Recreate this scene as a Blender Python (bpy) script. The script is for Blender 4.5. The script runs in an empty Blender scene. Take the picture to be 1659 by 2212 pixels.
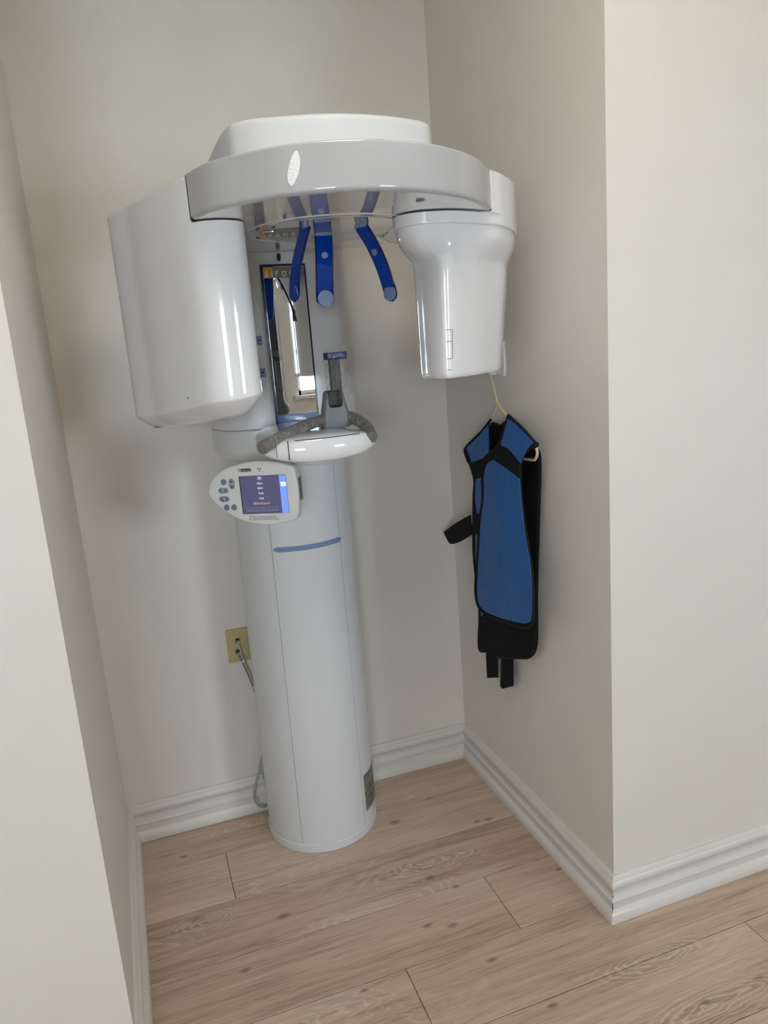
import bpy, bmesh, math, random
from mathutils import Vector, Matrix, noise
from mathutils.geometry import delaunay_2d_cdt
from mathutils.bvhtree import BVHTree

random.seed(7)
SC = bpy.context.scene
COL = SC.collection
PI = math.pi

# ------------------------------------------------------------------ camera
cam_d = bpy.data.cameras.new('camera')
cam = bpy.data.objects.new('camera', cam_d)
COL.objects.link(cam)
SC.camera = cam
cam_d.sensor_fit = 'VERTICAL'
cam_d.sensor_height = 36.0
cam_d.lens = 1617.04 * 36.0 / 2212.0
cam_d.clip_start = 0.02
yaw, pitch, roll = -0.320230, 0.216880, -0.077212
cy_, sy_, cp_, sp_ = math.cos(yaw), math.sin(yaw), math.cos(pitch), math.sin(pitch)
fw = Vector((-sy_ * cp_, cy_ * cp_, -sp_))
rt = Vector((cy_, sy_, 0))
up = rt.cross(fw)
rt2 = math.cos(roll) * rt + math.sin(roll) * up
up2 = -math.sin(roll) * rt + math.cos(roll) * up
M = Matrix((rt2, up2, -fw)).transposed().to_4x4()
M.translation = Vector((0.1726, -2.3553, 1.5179))
cam.matrix_world = M

# ------------------------------------------------------------------ world and light
SC.view_settings.view_transform = 'Standard'
SC.view_settings.look = 'None'
SC.view_settings.gamma = 1.0
SC.view_settings.use_curve_mapping = False
SC.view_settings.exposure = 0.70

world = bpy.data.worlds.new('sky')
SC.world = world
world.use_nodes = True
bg = world.node_tree.nodes['Background']
bg.inputs['Color'].default_value = (0.74, 0.86, 1.0, 1)
bg.inputs['Strength'].default_value = 22.0

PANEL_POWER = 8.5           # ceiling light panels (emission strength)

# room dimensions
W = 1.2076                  # alcove width
DR = 0.907                  # alcove depth at its right side
DL = 0.907                  # alcove depth at its left side
SK = 0.007                  # the left side wall stands slightly out of square
XL, XR, YB, H = -1.7, 4.3, -4.6, 2.75
# windows in the back wall of the room: x0, x1, z0, z1
WINS = [(-1.25, -0.20, 1.16, 1.90), (2.22, 3.20, 1.16, 1.90)]  # the first one is unseen, added to light the alcove


def portal(name, loc, sx, sy, rot):
    d = bpy.data.lights.new(name, 'AREA')
    d.shape = 'RECTANGLE'
    d.size, d.size_y = sx, sy
    d.cycles.is_portal = True
    o = bpy.data.objects.new(name, d)
    o.location = loc
    o.rotation_euler = rot
    COL.objects.link(o)


for (x0, x1, z0, z1) in WINS:
    portal('window_portal', ((x0 + x1) / 2, YB - 0.13, (z0 + z1) / 2), x1 - x0, z1 - z0, (PI / 2, 0, 0))


# ------------------------------------------------------------------ materials
def new_mat(name):
    m = bpy.data.materials.new(name)
    m.use_nodes = True
    nt = m.node_tree
    return m, nt, nt.nodes['Principled BSDF']


def srgb(r, g, b):
    f = lambda c: (c / 255 / 12.92) if c / 255 <= 0.04045 else ((c / 255 + 0.055) / 1.055) ** 2.4
    return (f(r), f(g), f(b), 1)


def plain(name, col, rough=0.5, metal=0.0, coat=0.0, bump=0.0, bscale=200, vary=0.0, spec=0.5, emit=None, estr=1.0, bdist=0.002):
    m, nt, p = new_mat(name)
    p.inputs['Base Color'].default_value = col
    p.inputs['Roughness'].default_value = rough
    p.inputs['Metallic'].default_value = metal
    p.inputs['Coat Weight'].default_value = coat
    p.inputs['Coat Roughness'].default_value = 0.05
    p.inputs['Specular IOR Level'].default_value = spec
    tc = nt.nodes.new('ShaderNodeTexCoord')
    if bump:
        n = nt.nodes.new('ShaderNodeTexNoise')
        n.inputs['Scale'].default_value = bscale
        n.inputs['Detail'].default_value = 3
        b = nt.nodes.new('ShaderNodeBump')
        b.inputs['Strength'].default_value = bump
        b.inputs['Distance'].default_value = bdist
        nt.links.new(tc.outputs['Object'], n.inputs['Vector'])
        nt.links.new(n.outputs['Fac'], b.inputs['Height'])
        nt.links.new(b.outputs['Normal'], p.inputs['Normal'])
    if vary:
        n2 = nt.nodes.new('ShaderNodeTexNoise')
        n2.inputs['Scale'].default_value = 6
        n2.inputs['Detail'].default_value = 4
        hv = nt.nodes.new('ShaderNodeHueSaturation')
        hv.inputs['Color'].default_value = col
        mr = nt.nodes.new('ShaderNodeMapRange')
        mr.inputs['To Min'].default_value = 1 - vary
        mr.inputs['To Max'].default_value = 1 + vary
        nt.links.new(tc.outputs['Object'], n2.inputs['Vector'])
        nt.links.new(n2.outputs['Fac'], mr.inputs['Value'])
        nt.links.new(mr.outputs['Result'], hv.inputs['Value'])
        nt.links.new(hv.outputs['Color'], p.inputs['Base Color'])
    if emit:
        p.inputs['Emission Color'].default_value = emit
        p.inputs['Emission Strength'].default_value = estr
    return m


WALL = plain('wall_paint', (0.74, 0.698, 0.632, 1), 0.55, bump=0.22, bscale=260, vary=0.012, spec=0.35)
CEIL = plain('ceiling_paint', (0.80, 0.79, 0.76, 1), 0.8, bump=0.2, bscale=150)
TRIM = plain('trim_paint', (0.70, 0.665, 0.61, 1), 0.32, vary=0.05)
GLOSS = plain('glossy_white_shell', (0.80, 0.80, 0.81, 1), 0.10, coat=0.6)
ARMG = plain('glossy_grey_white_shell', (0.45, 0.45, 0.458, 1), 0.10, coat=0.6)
SATIN = plain('satin_white_shell', (0.69, 0.688, 0.68, 1), 0.28, coat=0.15)
UNDER = plain('polished_white_underside', (0.62, 0.61, 0.595, 1), 0.03, coat=1.0)
CAPW = plain('matt_white_cover', (0.63, 0.635, 0.635, 1), 0.45)
COLW = plain('column_lacquer', (0.67, 0.672, 0.676, 1), 0.30, coat=0.2)
SEAM = plain('dark_joint', (0.06, 0.06, 0.06, 1), 0.7)
SEAML = plain('grey_joint', (0.30, 0.30, 0.30, 1), 0.7)
KTRK = plain('light_grey_joint', (0.48, 0.48, 0.47, 1), 0.6)
ACC = plain('accent_blue_grey', srgb(118, 139, 172), 0.45)
PADG = plain('pad_blue_grey', srgb(122, 140, 176), 0.5)
BTN = plain('button_blue_grey', srgb(126, 148, 180), 0.45)
KEYS = plain('keypad_button_grey', srgb(128, 138, 150), 0.5)
BLACK = plain('black_plastic', (0.012, 0.012, 0.013, 1), 0.35)
INK = plain('printed_ink', (0.02, 0.022, 0.03, 1), 0.6)
GREY = plain('warm_grey_rail', srgb(118, 115, 110), 0.4)
METG = plain('silver_grey_plastic', srgb(124, 125, 129), 0.45, metal=0.1)
DARKG = plain('dark_grey_plastic', srgb(48, 47, 45), 0.45)
PADSH = plain('keypad_shell', (0.70, 0.70, 0.67, 1), 0.4)
LOGOG = plain('logo_grey', srgb(122, 112, 100), 0.5)
LOGOO = plain('logo_orange', srgb(214, 140, 20), 0.5)
WHITE = plain('white_print', (0.8, 0.8, 0.8, 1), 0.6)
IVORY = plain('ivory_plastic', srgb(190, 172, 122), 0.4)
CREAM = plain('cream_plastic', srgb(222, 208, 170), 0.35)
CORD = plain('grey_cord', srgb(168, 168, 160), 0.5)
BEIGEC = plain('beige_cable', srgb(182, 172, 156), 0.5)
HOOKW = plain('hook_white', (0.82, 0.82, 0.84, 1), 0.35)
LABEL = plain('foil_label', srgb(140, 140, 130), 0.45, metal=0.3)
SCUFF = plain('worn_white_patch', (0.86, 0.86, 0.87, 1), 0.95, bump=0.8, bscale=260)
BLUEF = plain('blue_coated_fabric', srgb(20, 88, 156), 0.42, bump=0.5, bscale=13, vary=0.08, bdist=0.010)
BLKF = plain('black_fabric', (0.008, 0.008, 0.009, 1), 0.85, bump=0.3, bscale=400, spec=0.2)
BIND = plain('black_binding', (0.013, 0.012, 0.011, 1), 0.8, bump=0.5, bscale=700, spec=0.25)
DIRT = plain('dark_scrape', (0.05, 0.045, 0.04, 1), 0.9)
MIRR = plain('mirror_glass', (0.86, 0.88, 0.88, 1), 0.0, metal=1.0)
FRAME = plain('mirror_frame_blue_black', (0.015, 0.02, 0.045, 1), 0.25)
MBAND = plain('mirror_lower_band', srgb(96, 118, 158), 0.15, coat=0.6)
CHINB = plain('dark_blue_rubber', (0.012, 0.018, 0.12, 1), 0.3)
DOORD = plain('dark_navy_door', (0.012, 0.014, 0.022, 1), 0.35)
GROUND = plain('snowy_ground', (0.75, 0.74, 0.72, 1), 0.9, bump=0.5, bscale=6)
BARK = plain('tree_bark', (0.14, 0.10, 0.075, 1), 0.9, bump=0.6, bscale=20)
SCR_D = plain('screen_dark', (0.01, 0.01, 0.015, 1), 0.15, emit=srgb(84, 82, 118), estr=0.55)
SCR_B = plain('screen_blue', (0.01, 0.01, 0.015, 1), 0.15, emit=srgb(112, 146, 255), estr=0.75)
SCR_W = plain('screen_white', (0.01, 0.01, 0.015, 1), 0.15, emit=srgb(235, 238, 255), estr=0.8)
SCR_O = plain('screen_orange', (0.01, 0.01, 0.015, 1), 0.15, emit=srgb(225, 160, 130), estr=0.75)
SCR_G = plain('screen_grey', (0.01, 0.01, 0.015, 1), 0.15, emit=srgb(150, 152, 175), estr=0.6)
RADY = plain('radiation_brown', srgb(120, 90, 40), 0.5)
RADO = plain('radiation_orange', srgb(215, 120, 30), 0.5)
PANEL = plain('light_panel', (0.9, 0.9, 0.9, 1), 0.6, emit=(1.0, 0.93, 0.82, 1), estr=PANEL_POWER)


def acrylic():
    m, nt, p = new_mat('blue_acrylic')
    p.inputs['Base Color'].default_value = srgb(2, 66, 176)
    p.inputs['Roughness'].default_value = 0.08
    p.inputs['Transmission Weight'].default_value = 0.22
    p.inputs['IOR'].default_value = 1.3
    p.inputs['Coat Weight'].default_value = 0.4
    return m


ACRY = acrylic()
ACRE = plain('blue_acrylic_rim', (0.003, 0.006, 0.10, 1), 0.12, coat=0.5)


def film(name, gloss, rough, wr, crease=0.0, cscale=50, lo=0.47, hi=0.53):
    m = bpy.data.materials.new(name)
    m.use_nodes = True
    nt = m.node_tree
    nt.nodes.clear()
    out = nt.nodes.new('ShaderNodeOutputMaterial')
    tr = nt.nodes.new('ShaderNodeBsdfTransparent')
    tr.inputs['Color'].default_value = (0.95, 0.95, 0.94, 1)
    gl = nt.nodes.new('ShaderNodeBsdfGlossy')
    gl.inputs['Roughness'].default_value = rough
    df = nt.nodes.new('ShaderNodeBsdfDiffuse')
    df.inputs['Color'].default_value = (0.8, 0.8, 0.78, 1)
    tc = nt.nodes.new('ShaderNodeTexCoord')
    n = nt.nodes.new('ShaderNodeTexNoise')
    n.inputs['Scale'].default_value = wr
    n.inputs['Detail'].default_value = 4
    n.inputs['Distortion'].default_value = 1.2
    bp = nt.nodes.new('ShaderNodeBump')
    bp.inputs['Strength'].default_value = 0.9
    bp.inputs['Distance'].default_value = 0.004
    nt.links.new(tc.outputs['Object'], n.inputs['Vector'])
    nt.links.new(n.outputs['Fac'], bp.inputs['Height'])
    nt.links.new(bp.outputs['Normal'], gl.inputs['Normal'])
    lw = nt.nodes.new('ShaderNodeLayerWeight')
    lw.inputs['Blend'].default_value = 0.35
    nt.links.new(bp.outputs['Normal'], lw.inputs['Normal'])
    mp = nt.nodes.new('ShaderNodeMapRange')
    mp.inputs['To Min'].default_value = gloss * 0.4
    mp.inputs['To Max'].default_value = gloss * 2.2
    nt.links.new(lw.outputs['Facing'], mp.inputs['Value'])
    fac = mp.outputs['Result']
    if crease:
        n3 = nt.nodes.new('ShaderNodeTexNoise')
        n3.inputs['Scale'].default_value = cscale
        n3.inputs['Detail'].default_value = 1.5
        n3.inputs['Distortion'].default_value = 1.6
        nt.links.new(tc.outputs['Object'], n3.inputs['Vector'])
        cr3 = nt.nodes.new('ShaderNodeValToRGB')
        el = cr3.color_ramp.elements
        el[0].position, el[0].color = lo - 0.025, (0, 0, 0, 1)
        el[1].position, el[1].color = hi + 0.025, (0, 0, 0, 1)
        for q_ in (lo, hi):
            en = el.new(q_)
            en.color = (1, 1, 1, 1)
        nt.links.new(n3.outputs['Fac'], cr3.inputs['Fac'])
        ma = nt.nodes.new('ShaderNodeMath')
        ma.operation = 'MULTIPLY_ADD'
        ma.inputs[1].default_value = crease
        nt.links.new(cr3.outputs['Color'], ma.inputs[0])
        nt.links.new(fac, ma.inputs[2])
        fac = ma.outputs[0]
    m1 = nt.nodes.new('ShaderNodeMixShader')
    m1.inputs['Fac'].default_value = 0.6 if crease else 0.15
    nt.links.new(gl.outputs['BSDF'], m1.inputs[1])
    nt.links.new(df.outputs['BSDF'], m1.inputs[2])
    m2 = nt.nodes.new('ShaderNodeMixShader')
    nt.links.new(fac, m2.inputs['Fac'])
    nt.links.new(tr.outputs['BSDF'], m2.inputs[1])
    nt.links.new(m1.outputs['Shader'], m2.inputs[2])
    nt.links.new(m2.outputs['Shader'], out.inputs['Surface'])
    return m


FILM = film('clear_plastic_film', 0.07, 0.05, 90, crease=0.20, cscale=130, lo=0.485, hi=0.515)
GRIPF = film('wrinkled_grip_film', 0.05, 0.08, 60, crease=0.24, cscale=42, lo=0.46, hi=0.54)
GLASS = film('window_glass', 0.05, 0.0, 0.5)


# knots and cathedral figures that the boards show, in floor coordinates
KNOTS = [(0.152, -0.156, 0.7), (0.162, -0.448, 1.3), (0.393, -0.539, 1.0), (0.264, -0.683, 0.8), (1.097, -0.396, 1.0), (1.058, -0.391, 0.7), (0.816, -0.280, 1.1), (0.821, -0.566, 1.0), (0.874, -0.632, 0.7), (0.743, -0.734, 0.8), (0.805, -0.759, 0.9), (1.175, -0.691, 0.7), (1.235, -1.211, 0.9), (1.395, -1.205, 0.8), (0.912, -1.080, 0.8), (0.849, -0.906, 0.8), (0.520, -0.864, 0.6)]
RINGS = [(0.847, -0.505, 0.17, 0.050), (0.185, -0.478, 0.12, 0.050), (1.250, -1.223, 0.30, 0.060), (1.213, -1.066, 0.20, 0.045)]


def wood():
    m, nt, p = new_mat('oak_plank')
    N, L = nt.nodes.new, nt.links.new

    def math_(op, a, b=None, c=None):
        n = N('ShaderNodeMath')
        n.operation = op
        for i, v in enumerate((a, b, c)):
            if v is None:
                continue
            if isinstance(v, (int, float)):
                n.inputs[i].default_value = v
            else:
                L(v, n.inputs[i])
        return n.outputs[0]

    tc = N('ShaderNodeTexCoord')
    oi = N('ShaderNodeObjectInfo')
    off = N('ShaderNodeVectorMath')
    off.operation = 'MULTIPLY_ADD'
    cmb = N('ShaderNodeCombineXYZ')
    for i in range(3):
        L(oi.outputs['Random'], cmb.inputs[i])
    L(cmb.outputs[0], off.inputs[0])
    off.inputs[1].default_value = (37.0, 91.0, 17.0)
    L(tc.outputs['Object'], off.inputs[2])
    vec = off.outputs[0]

    def scaled(v, s):
        n = N('ShaderNodeVectorMath')
        n.operation = 'MULTIPLY'
        L(v, n.inputs[0])
        n.inputs[1].default_value = s
        return n.outputs[0]

    def nz(v, s, det=4, rough=0.55, dist=0.0):
        n = N('ShaderNodeTexNoise')
        n.inputs['Scale'].default_value = 1.0
        n.inputs['Detail'].default_value = det
        n.inputs['Roughness'].default_value = rough
        n.inputs['Distortion'].default_value = dist
        L(scaled(v, s), n.inputs['Vector'])
        return n.outputs['Fac']

    streak = nz(vec, (1.5, 26, 1), 6, 0.68, 0.8)
    fine = nz(vec, (9, 330, 1), 3, 0.75)
    blotch = nz(vec, (1.1, 4.5, 1), 2)
    warp = nz(vec, (2.2, 9, 1), 3, 0.5)
    # knots and the growth rings that run around them
    vo = N('ShaderNodeTexVoronoi')
    vo.inputs['Scale'].default_value = 1.0
    vo.inputs['Randomness'].default_value = 1.0
    wv = N('ShaderNodeVectorMath')
    wv.operation = 'ADD'
    L(scaled(vec, (1.9, 7.5, 0.0)), wv.inputs[0])
    wc = N('ShaderNodeCombineXYZ')
    L(math_('MULTIPLY', math_('SUBTRACT', warp, 0.5), 0.9), wc.inputs[0])
    L(math_('MULTIPLY', math_('SUBTRACT', streak, 0.5), 0.5), wc.inputs[1])
    L(wc.outputs[0], wv.inputs[1])
    L(wv.outputs[0], vo.inputs['Vector'])
    d = vo.outputs['Distance']
    rings = math_('SINE', math_('MULTIPLY', d, 92.0))
    ringline = math_('POWER', math_('MULTIPLY', math_('ADD', rings, 1.0), 0.5), 6.0)
    rmask_n = nz(vec, (1.3, 3.0, 1), 1)
    rm = N('ShaderNodeMapRange')
    rm.inputs['From Min'].default_value = 0.46
    rm.inputs['From Max'].default_value = 0.58
    L(rmask_n, rm.inputs['Value'])
    near = N('ShaderNodeMapRange')
    near.inputs['From Min'].default_value = 0.75
    near.inputs['From Max'].default_value = 0.2
    L(d, near.inputs['Value'])
    ringamt = math_('MULTIPLY', math_('MULTIPLY', ringline, rm.outputs[0]), near.outputs[0])
    kn = N('ShaderNodeMapRange')
    kn.inputs['From Min'].default_value = 0.075
    kn.inputs['From Max'].default_value = 0.02
    vk = N('ShaderNodeTexVoronoi')
    vk.inputs['Scale'].default_value = 1.0
    kv = N('ShaderNodeVectorMath')
    kv.operation = 'ADD'
    L(scaled(vec, (3.6, 9.0, 0.0)), kv.inputs[0])
    L(wc.outputs[0], kv.inputs[1])
    L(kv.outputs[0], vk.inputs['Vector'])
    dk = math_('MINIMUM', d, math_('MULTIPLY', vk.outputs['Distance'], 0.8))
    L(dk, kn.inputs['Value'])
    ksel = N('ShaderNodeMapRange')
    ksel.inputs['From Min'].default_value = 0.35
    ksel.inputs['From Max'].default_value = 0.5
    sepk = N('ShaderNodeSeparateColor')
    L(vk.outputs['Color'], sepk.inputs[0])
    L(sepk.outputs[0], ksel.inputs['Value'])
    knot = math_('MULTIPLY', math_('MULTIPLY', kn.outputs[0], ksel.outputs[0]), 0.35)

    ramp = N('ShaderNodeValToRGB')
    cr = ramp.color_ramp
    cr.elements[0].position = 0.36
    cr.elements[0].color = (0.335, 0.235, 0.165, 1)
    cr.elements[1].position = 0.64
    cr.elements[1].color = (0.69, 0.545, 0.42, 1)
    e = cr.elements.new(0.5)
    e.color = (0.53, 0.405, 0.306, 1)
    mixv = math_('ADD', math_('MULTIPLY', streak, 0.46), math_('ADD', math_('MULTIPLY', fine, 0.36), math_('MULTIPLY', blotch, 0.20)))
    rnd = math_('MULTIPLY', math_('SUBTRACT', oi.outputs['Random'], 0.5), 0.06)
    L(math_('SUBTRACT', math_('ADD', mixv, rnd), 0.015), ramp.inputs['Fac'])

    def mixc(fac, a, col):
        n = N('ShaderNodeMix')
        n.data_type = 'RGBA'
        L(fac, n.inputs['Factor'])
        L(a, n.inputs['A'])
        n.inputs['B'].default_value = col
        return n.outputs['Result']

    c1 = mixc(math_('MULTIPLY', ringamt, 0.8), ramp.outputs['Color'], (0.72, 0.61, 0.49, 1))
    c2 = mixc(knot, c1, (0.14, 0.095, 0.066, 1))
    # the boards' own knots and growth figures
    geo = N('ShaderNodeNewGeometry')
    wrp = N('ShaderNodeTexNoise')
    wrp.inputs['Scale'].default_value = 9.0
    wrp.inputs['Detail'].default_value = 4
    L(scaled(geo.outputs['Position'], (0.7, 2.0, 1)), wrp.inputs['Vector'])
    wv2 = N('ShaderNodeVectorMath')
    wv2.operation = 'SUBTRACT'
    L(wrp.outputs['Color'], wv2.inputs[0])
    wv2.inputs[1].default_value = (0.5, 0.5, 0.5)

    def ell(x, y, a, b, wamt):
        v1 = N('ShaderNodeVectorMath')
        v1.operation = 'SUBTRACT'
        L(geo.outputs['Position'], v1.inputs[0])
        v1.inputs[1].default_value = (x, y, 0)
        v2 = N('ShaderNodeVectorMath')
        v2.operation = 'MULTIPLY'
        L(v1.outputs[0], v2.inputs[0])
        v2.inputs[1].default_value = (1 / a, 1 / b, 0)
        v3 = N('ShaderNodeVectorMath')
        v3.operation = 'MULTIPLY_ADD'
        L(wv2.outputs[0], v3.inputs[0])
        v3.inputs[1].default_value = (wamt, wamt, 0)
        L(v2.outputs[0], v3.inputs[2])
        ln = N('ShaderNodeVectorMath')
        ln.operation = 'LENGTH'
        L(v3.outputs[0], ln.inputs[0])
        return ln.outputs['Value']

    dmin = None
    for kx, ky, ks in KNOTS:
        dd = ell(kx, ky, 0.017 * ks, 0.0085 * ks, 1.5)
        dmin = dd if dmin is None else math_('MINIMUM', dmin, dd)
    km = N('ShaderNodeMapRange')
    km.inputs['From Min'].default_value = 1.6
    km.inputs['From Max'].default_value = 0.25
    km.interpolation_type = 'SMOOTHSTEP'
    L(dmin, km.inputs['Value'])
    c2 = mixc(math_('MULTIPLY', km.outputs[0], 0.66), c2, (0.15, 0.10, 0.072, 1))
    for rx, ry, ra, rb in RINGS:
        dd = ell(rx, ry, ra, rb, 1.0)
        sn = math_('SINE', math_('MULTIPLY', dd, 38.0))
        lnv = math_('POWER', math_('MULTIPLY', math_('ADD', sn, 1.0), 0.5), 4.0)
        fm = N('ShaderNodeMapRange')
        fm.inputs['From Min'].default_value = 1.1
        fm.inputs['From Max'].default_value = 0.55
        L(dd, fm.inputs['Value'])
        dk2 = math_('MULTIPLY', fm.outputs[0], 0.22)
        c2 = mixc(dk2, c2, (0.26, 0.185, 0.13, 1))
        c2 = mixc(math_('MULTIPLY', math_('MULTIPLY', lnv, fm.outputs[0]), 0.55), c2, (0.74, 0.63, 0.50, 1))
    # sparse dark pores along the grain
    pore = nz(vec, (2.2, 70, 1), 2, 0.5)
    pm = N('ShaderNodeMapRange')
    pm.inputs['From Min'].default_value = 0.66
    pm.inputs['From Max'].default_value = 0.78
    L(pore, pm.inputs['Value'])
    c3 = mixc(math_('MULTIPLY', pm.outputs[0], 0.35), c2, (0.18, 0.13, 0.095, 1))
    L(c3, p.inputs['Base Color'])
    p.inputs['Roughness'].default_value = 0.52
    p.inputs['Specular IOR Level'].default_value = 0.35
    b = N('ShaderNodeBump')
    b.inputs['Strength'].default_value = 0.12
    b.inputs['Distance'].default_value = 0.001
    L(fine, b.inputs['Height'])
    L(b.outputs['Normal'], p.inputs['Normal'])
    return m


WOOD = wood()
SUBF = plain('subfloor_dark', (0.045, 0.034, 0.026, 1), 0.9)


# ------------------------------------------------------------------ mesh helpers
class MB:
    def __init__(self):
        self.v, self.f, self.m, self.mats = [], [], [], []

    def mi(self, mat):
        if mat not in self.mats:
            self.mats.append(mat)
        return self.mats.index(mat)

    def add(self, verts, faces, mat):
        o = len(self.v)
        i = self.mi(mat)
        self.v += [tuple(v) for v in verts]
        for f in faces:
            self.f.append(tuple(o + k for k in f))
            self.m.append(i)
        return self

    def box(self, a, b, mat, mx=None):
        x0, y0, z0 = a
        x1, y1, z1 = b
        vs = [Vector((x, y, z)) for z in (z0, z1) for x, y in ((x0, y0), (x1, y0), (x1, y1), (x0, y1))]
        if mx:
            vs = [mx @ v for v in vs]
        return self.add(vs, [(3, 2, 1, 0), (4, 5, 6, 7), (0, 1, 5, 4), (1, 2, 6, 5), (2, 3, 7, 6), (3, 0, 4, 7)], mat)

    def loft(self, rings, mat, cap0=True, cap1=True, closed=True):
        n = len(rings[0])
        vs = [p for r in rings for p in r]
        fs = []
        for i in range(len(rings) - 1):
            for j in range(n if closed else n - 1):
                k = (j + 1) % n
                fs.append((i * n + j, i * n + k, (i + 1) * n + k, (i + 1) * n + j))
        if cap0:
            fs.append(tuple(reversed(range(n))))
        if cap1:
            fs.append(tuple(range((len(rings) - 1) * n, len(rings) * n)))
        return self.add(vs, fs, mat)

    def prism(self, outline, z0, z1, mat, r0=0.0, r1=0.0, n=4, mx=None):
        """vertical prism over a plan outline, edges rounded by r0 (bottom) and r1 (top)"""
        if area(outline) < 0:
            outline = outline[::-1]
        return self.loft(rounded(outline, z0, z1, r0, r1, n, mx), mat)

    def tube(self, path, rad, mat, seg=12, caps=True, flat=None):
        """path of points; rad a number or one per point"""
        P = [Vector(p) for p in path]
        n = len(P)
        R = rad if isinstance(rad, (list, tuple)) else [rad] * n
        T = []
        for i in range(n):
            t = (P[min(i + 1, n - 1)] - P[max(i - 1, 0)])
            T.append(t.normalized())
        ref = Vector((0, 0, 1)) if abs(T[0].z) < 0.9 else Vector((1, 0, 0))
        nrm = (ref - T[0] * ref.dot(T[0])).normalized()
        rings = []
        for i in range(n):
            nrm = (nrm - T[i] * nrm.dot(T[i])).normalized()
            bi = T[i].cross(nrm)
            rings.append([P[i] + (nrm * math.cos(2 * PI * j / seg) + bi * math.sin(2 * PI * j / seg) * (flat or 1)) * R[i] for j in range(seg)])
        return self.loft(rings, mat, caps, caps)

    def lathe(self, prof, mat, seg=48, mx=None, center=(0, 0), cap0=True, cap1=True):
        rings = []
        for r, z in prof:
            rings.append([Vector((center[0] + r * math.cos(2 * PI * j / seg), center[1] + r * math.sin(2 * PI * j / seg), z)) for j in range(seg)])
        if mx:
            rings = [[mx @ p for p in r] for r in rings]
        return self.loft(rings, mat, cap0, cap1)

    def text(self, body, size, mx, mat, ext=0.0, spacing=1.0, align='LEFT', depth_off=0.0):
        cu = bpy.data.curves.new('t', 'FONT')
        cu.body = body
        cu.size = size
        cu.align_x = align
        cu.align_y = 'CENTER'
        cu.space_character = spacing
        cu.resolution_u = 2
        ob = bpy.data.objects.new('t', cu)
        COL.objects.link(ob)
        dg = bpy.context.evaluated_depsgraph_get()
        dg.update()
        me = bpy.data.meshes.new_from_object(ob.evaluated_get(dg))
        vs = [mx @ v.co for v in me.vertices]
        fs = [tuple(p.vertices) for p in me.polygons]
        bpy.data.objects.remove(ob)
        bpy.data.curves.remove(cu)
        bpy.data.meshes.remove(me)
        return self.add(vs, fs, mat)

    def build(self, name, parent=None, smooth=35, recalc=True):
        me = bpy.data.meshes.new(name)
        me.from_pydata(self.v, [], self.f)
        for mt in self.mats:
            me.materials.append(mt)
        me.polygons.foreach_set('material_index', self.m)
        me.update()
        if recalc:
            bm = bmesh.new()
            bm.from_mesh(me)
            bmesh.ops.recalc_face_normals(bm, faces=bm.faces)
            bm.to_mesh(me)
            bm.free()
        if smooth:
            me.polygons.foreach_set('use_smooth', [True] * len(me.polygons))
            me.set_sharp_from_angle(angle=math.radians(smooth))
        o = bpy.data.objects.new(name, me)
        COL.objects.link(o)
        if parent:
            o.parent = parent
            o.matrix_parent_inverse = Matrix.Translation(-parent_world(parent))
        return o


def rounded(outline, z0, z1, r0, r1, n=4, mx=None):
    rings = []
    q = PI / 2
    if r0 > 0:
        rings = [[(x, y, z0 + r0 * (1 - math.cos(q * i / n))) for x, y in offset(outline, r0 * (1 - math.sin(q * i / n)))] for i in range(n + 1)]
        if z1 - z0 > 4 * (r0 + r1):
            rings.append([(x, y, z0 + r0 * 1.35) for x, y in outline])
    else:
        rings.append([(x, y, z0) for x, y in outline])
    if r1 > 0:
        if z1 - z0 > 4 * (r0 + r1):
            rings.append([(x, y, z1 - r1 * 1.35) for x, y in outline])
        rings += [[(x, y, z1 - r1 * (1 - math.sin(q * i / n))) for x, y in offset(outline, r1 * (1 - math.cos(q * i / n)))] for i in range(n + 1)]
    else:
        rings.append([(x, y, z1) for x, y in outline])
    if mx:
        rings = [[mx @ Vector(p) for p in r] for r in rings]
    return rings


def clip(poly, p, q):
    """part of an outline on the left of the line p -> q"""
    d = lambda a: (q[0] - p[0]) * (a[1] - p[1]) - (q[1] - p[1]) * (a[0] - p[0])
    out = []
    for i in range(len(poly)):
        a, b = poly[i], poly[(i + 1) % len(poly)]
        da, db = d(a), d(b)
        if da >= 0:
            out.append((a[0], a[1]))
        if da * db < 0:
            t = da / (da - db)
            out.append((a[0] + (b[0] - a[0]) * t, a[1] + (b[1] - a[1]) * t))
    return out


def parent_world(o):
    """a thing stands at its base; its parts keep their own origin in the world"""
    return Vector((0, 0, 0)) if o.parent else Vector(o.location)


def area(p):
    return 0.5 * sum(p[i][0] * p[(i + 1) % len(p)][1] - p[(i + 1) % len(p)][0] * p[i][1] for i in range(len(p)))


def offset(p, d):
    """inset a counter-clockwise outline by d"""
    if abs(d) < 1e-9:
        return [(a[0], a[1]) for a in p]
    n = len(p)
    out = []
    for i in range(n):
        a, b, c = Vector(p[i - 1][:2]), Vector(p[i][:2]), Vector(p[(i + 1) % n][:2])
        e1, e2 = (b - a).normalized(), (c - b).normalized()
        n1, n2 = Vector((-e1.y, e1.x)), Vector((-e2.y, e2.x))
        m = n1 + n2
        if m.length < 1e-6:
            m = n1
        m.normalize()
        k = max(0.5, m.dot(n1))
        q = b + m * (d / k)
        out.append((q.x, q.y))
    return out


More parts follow.
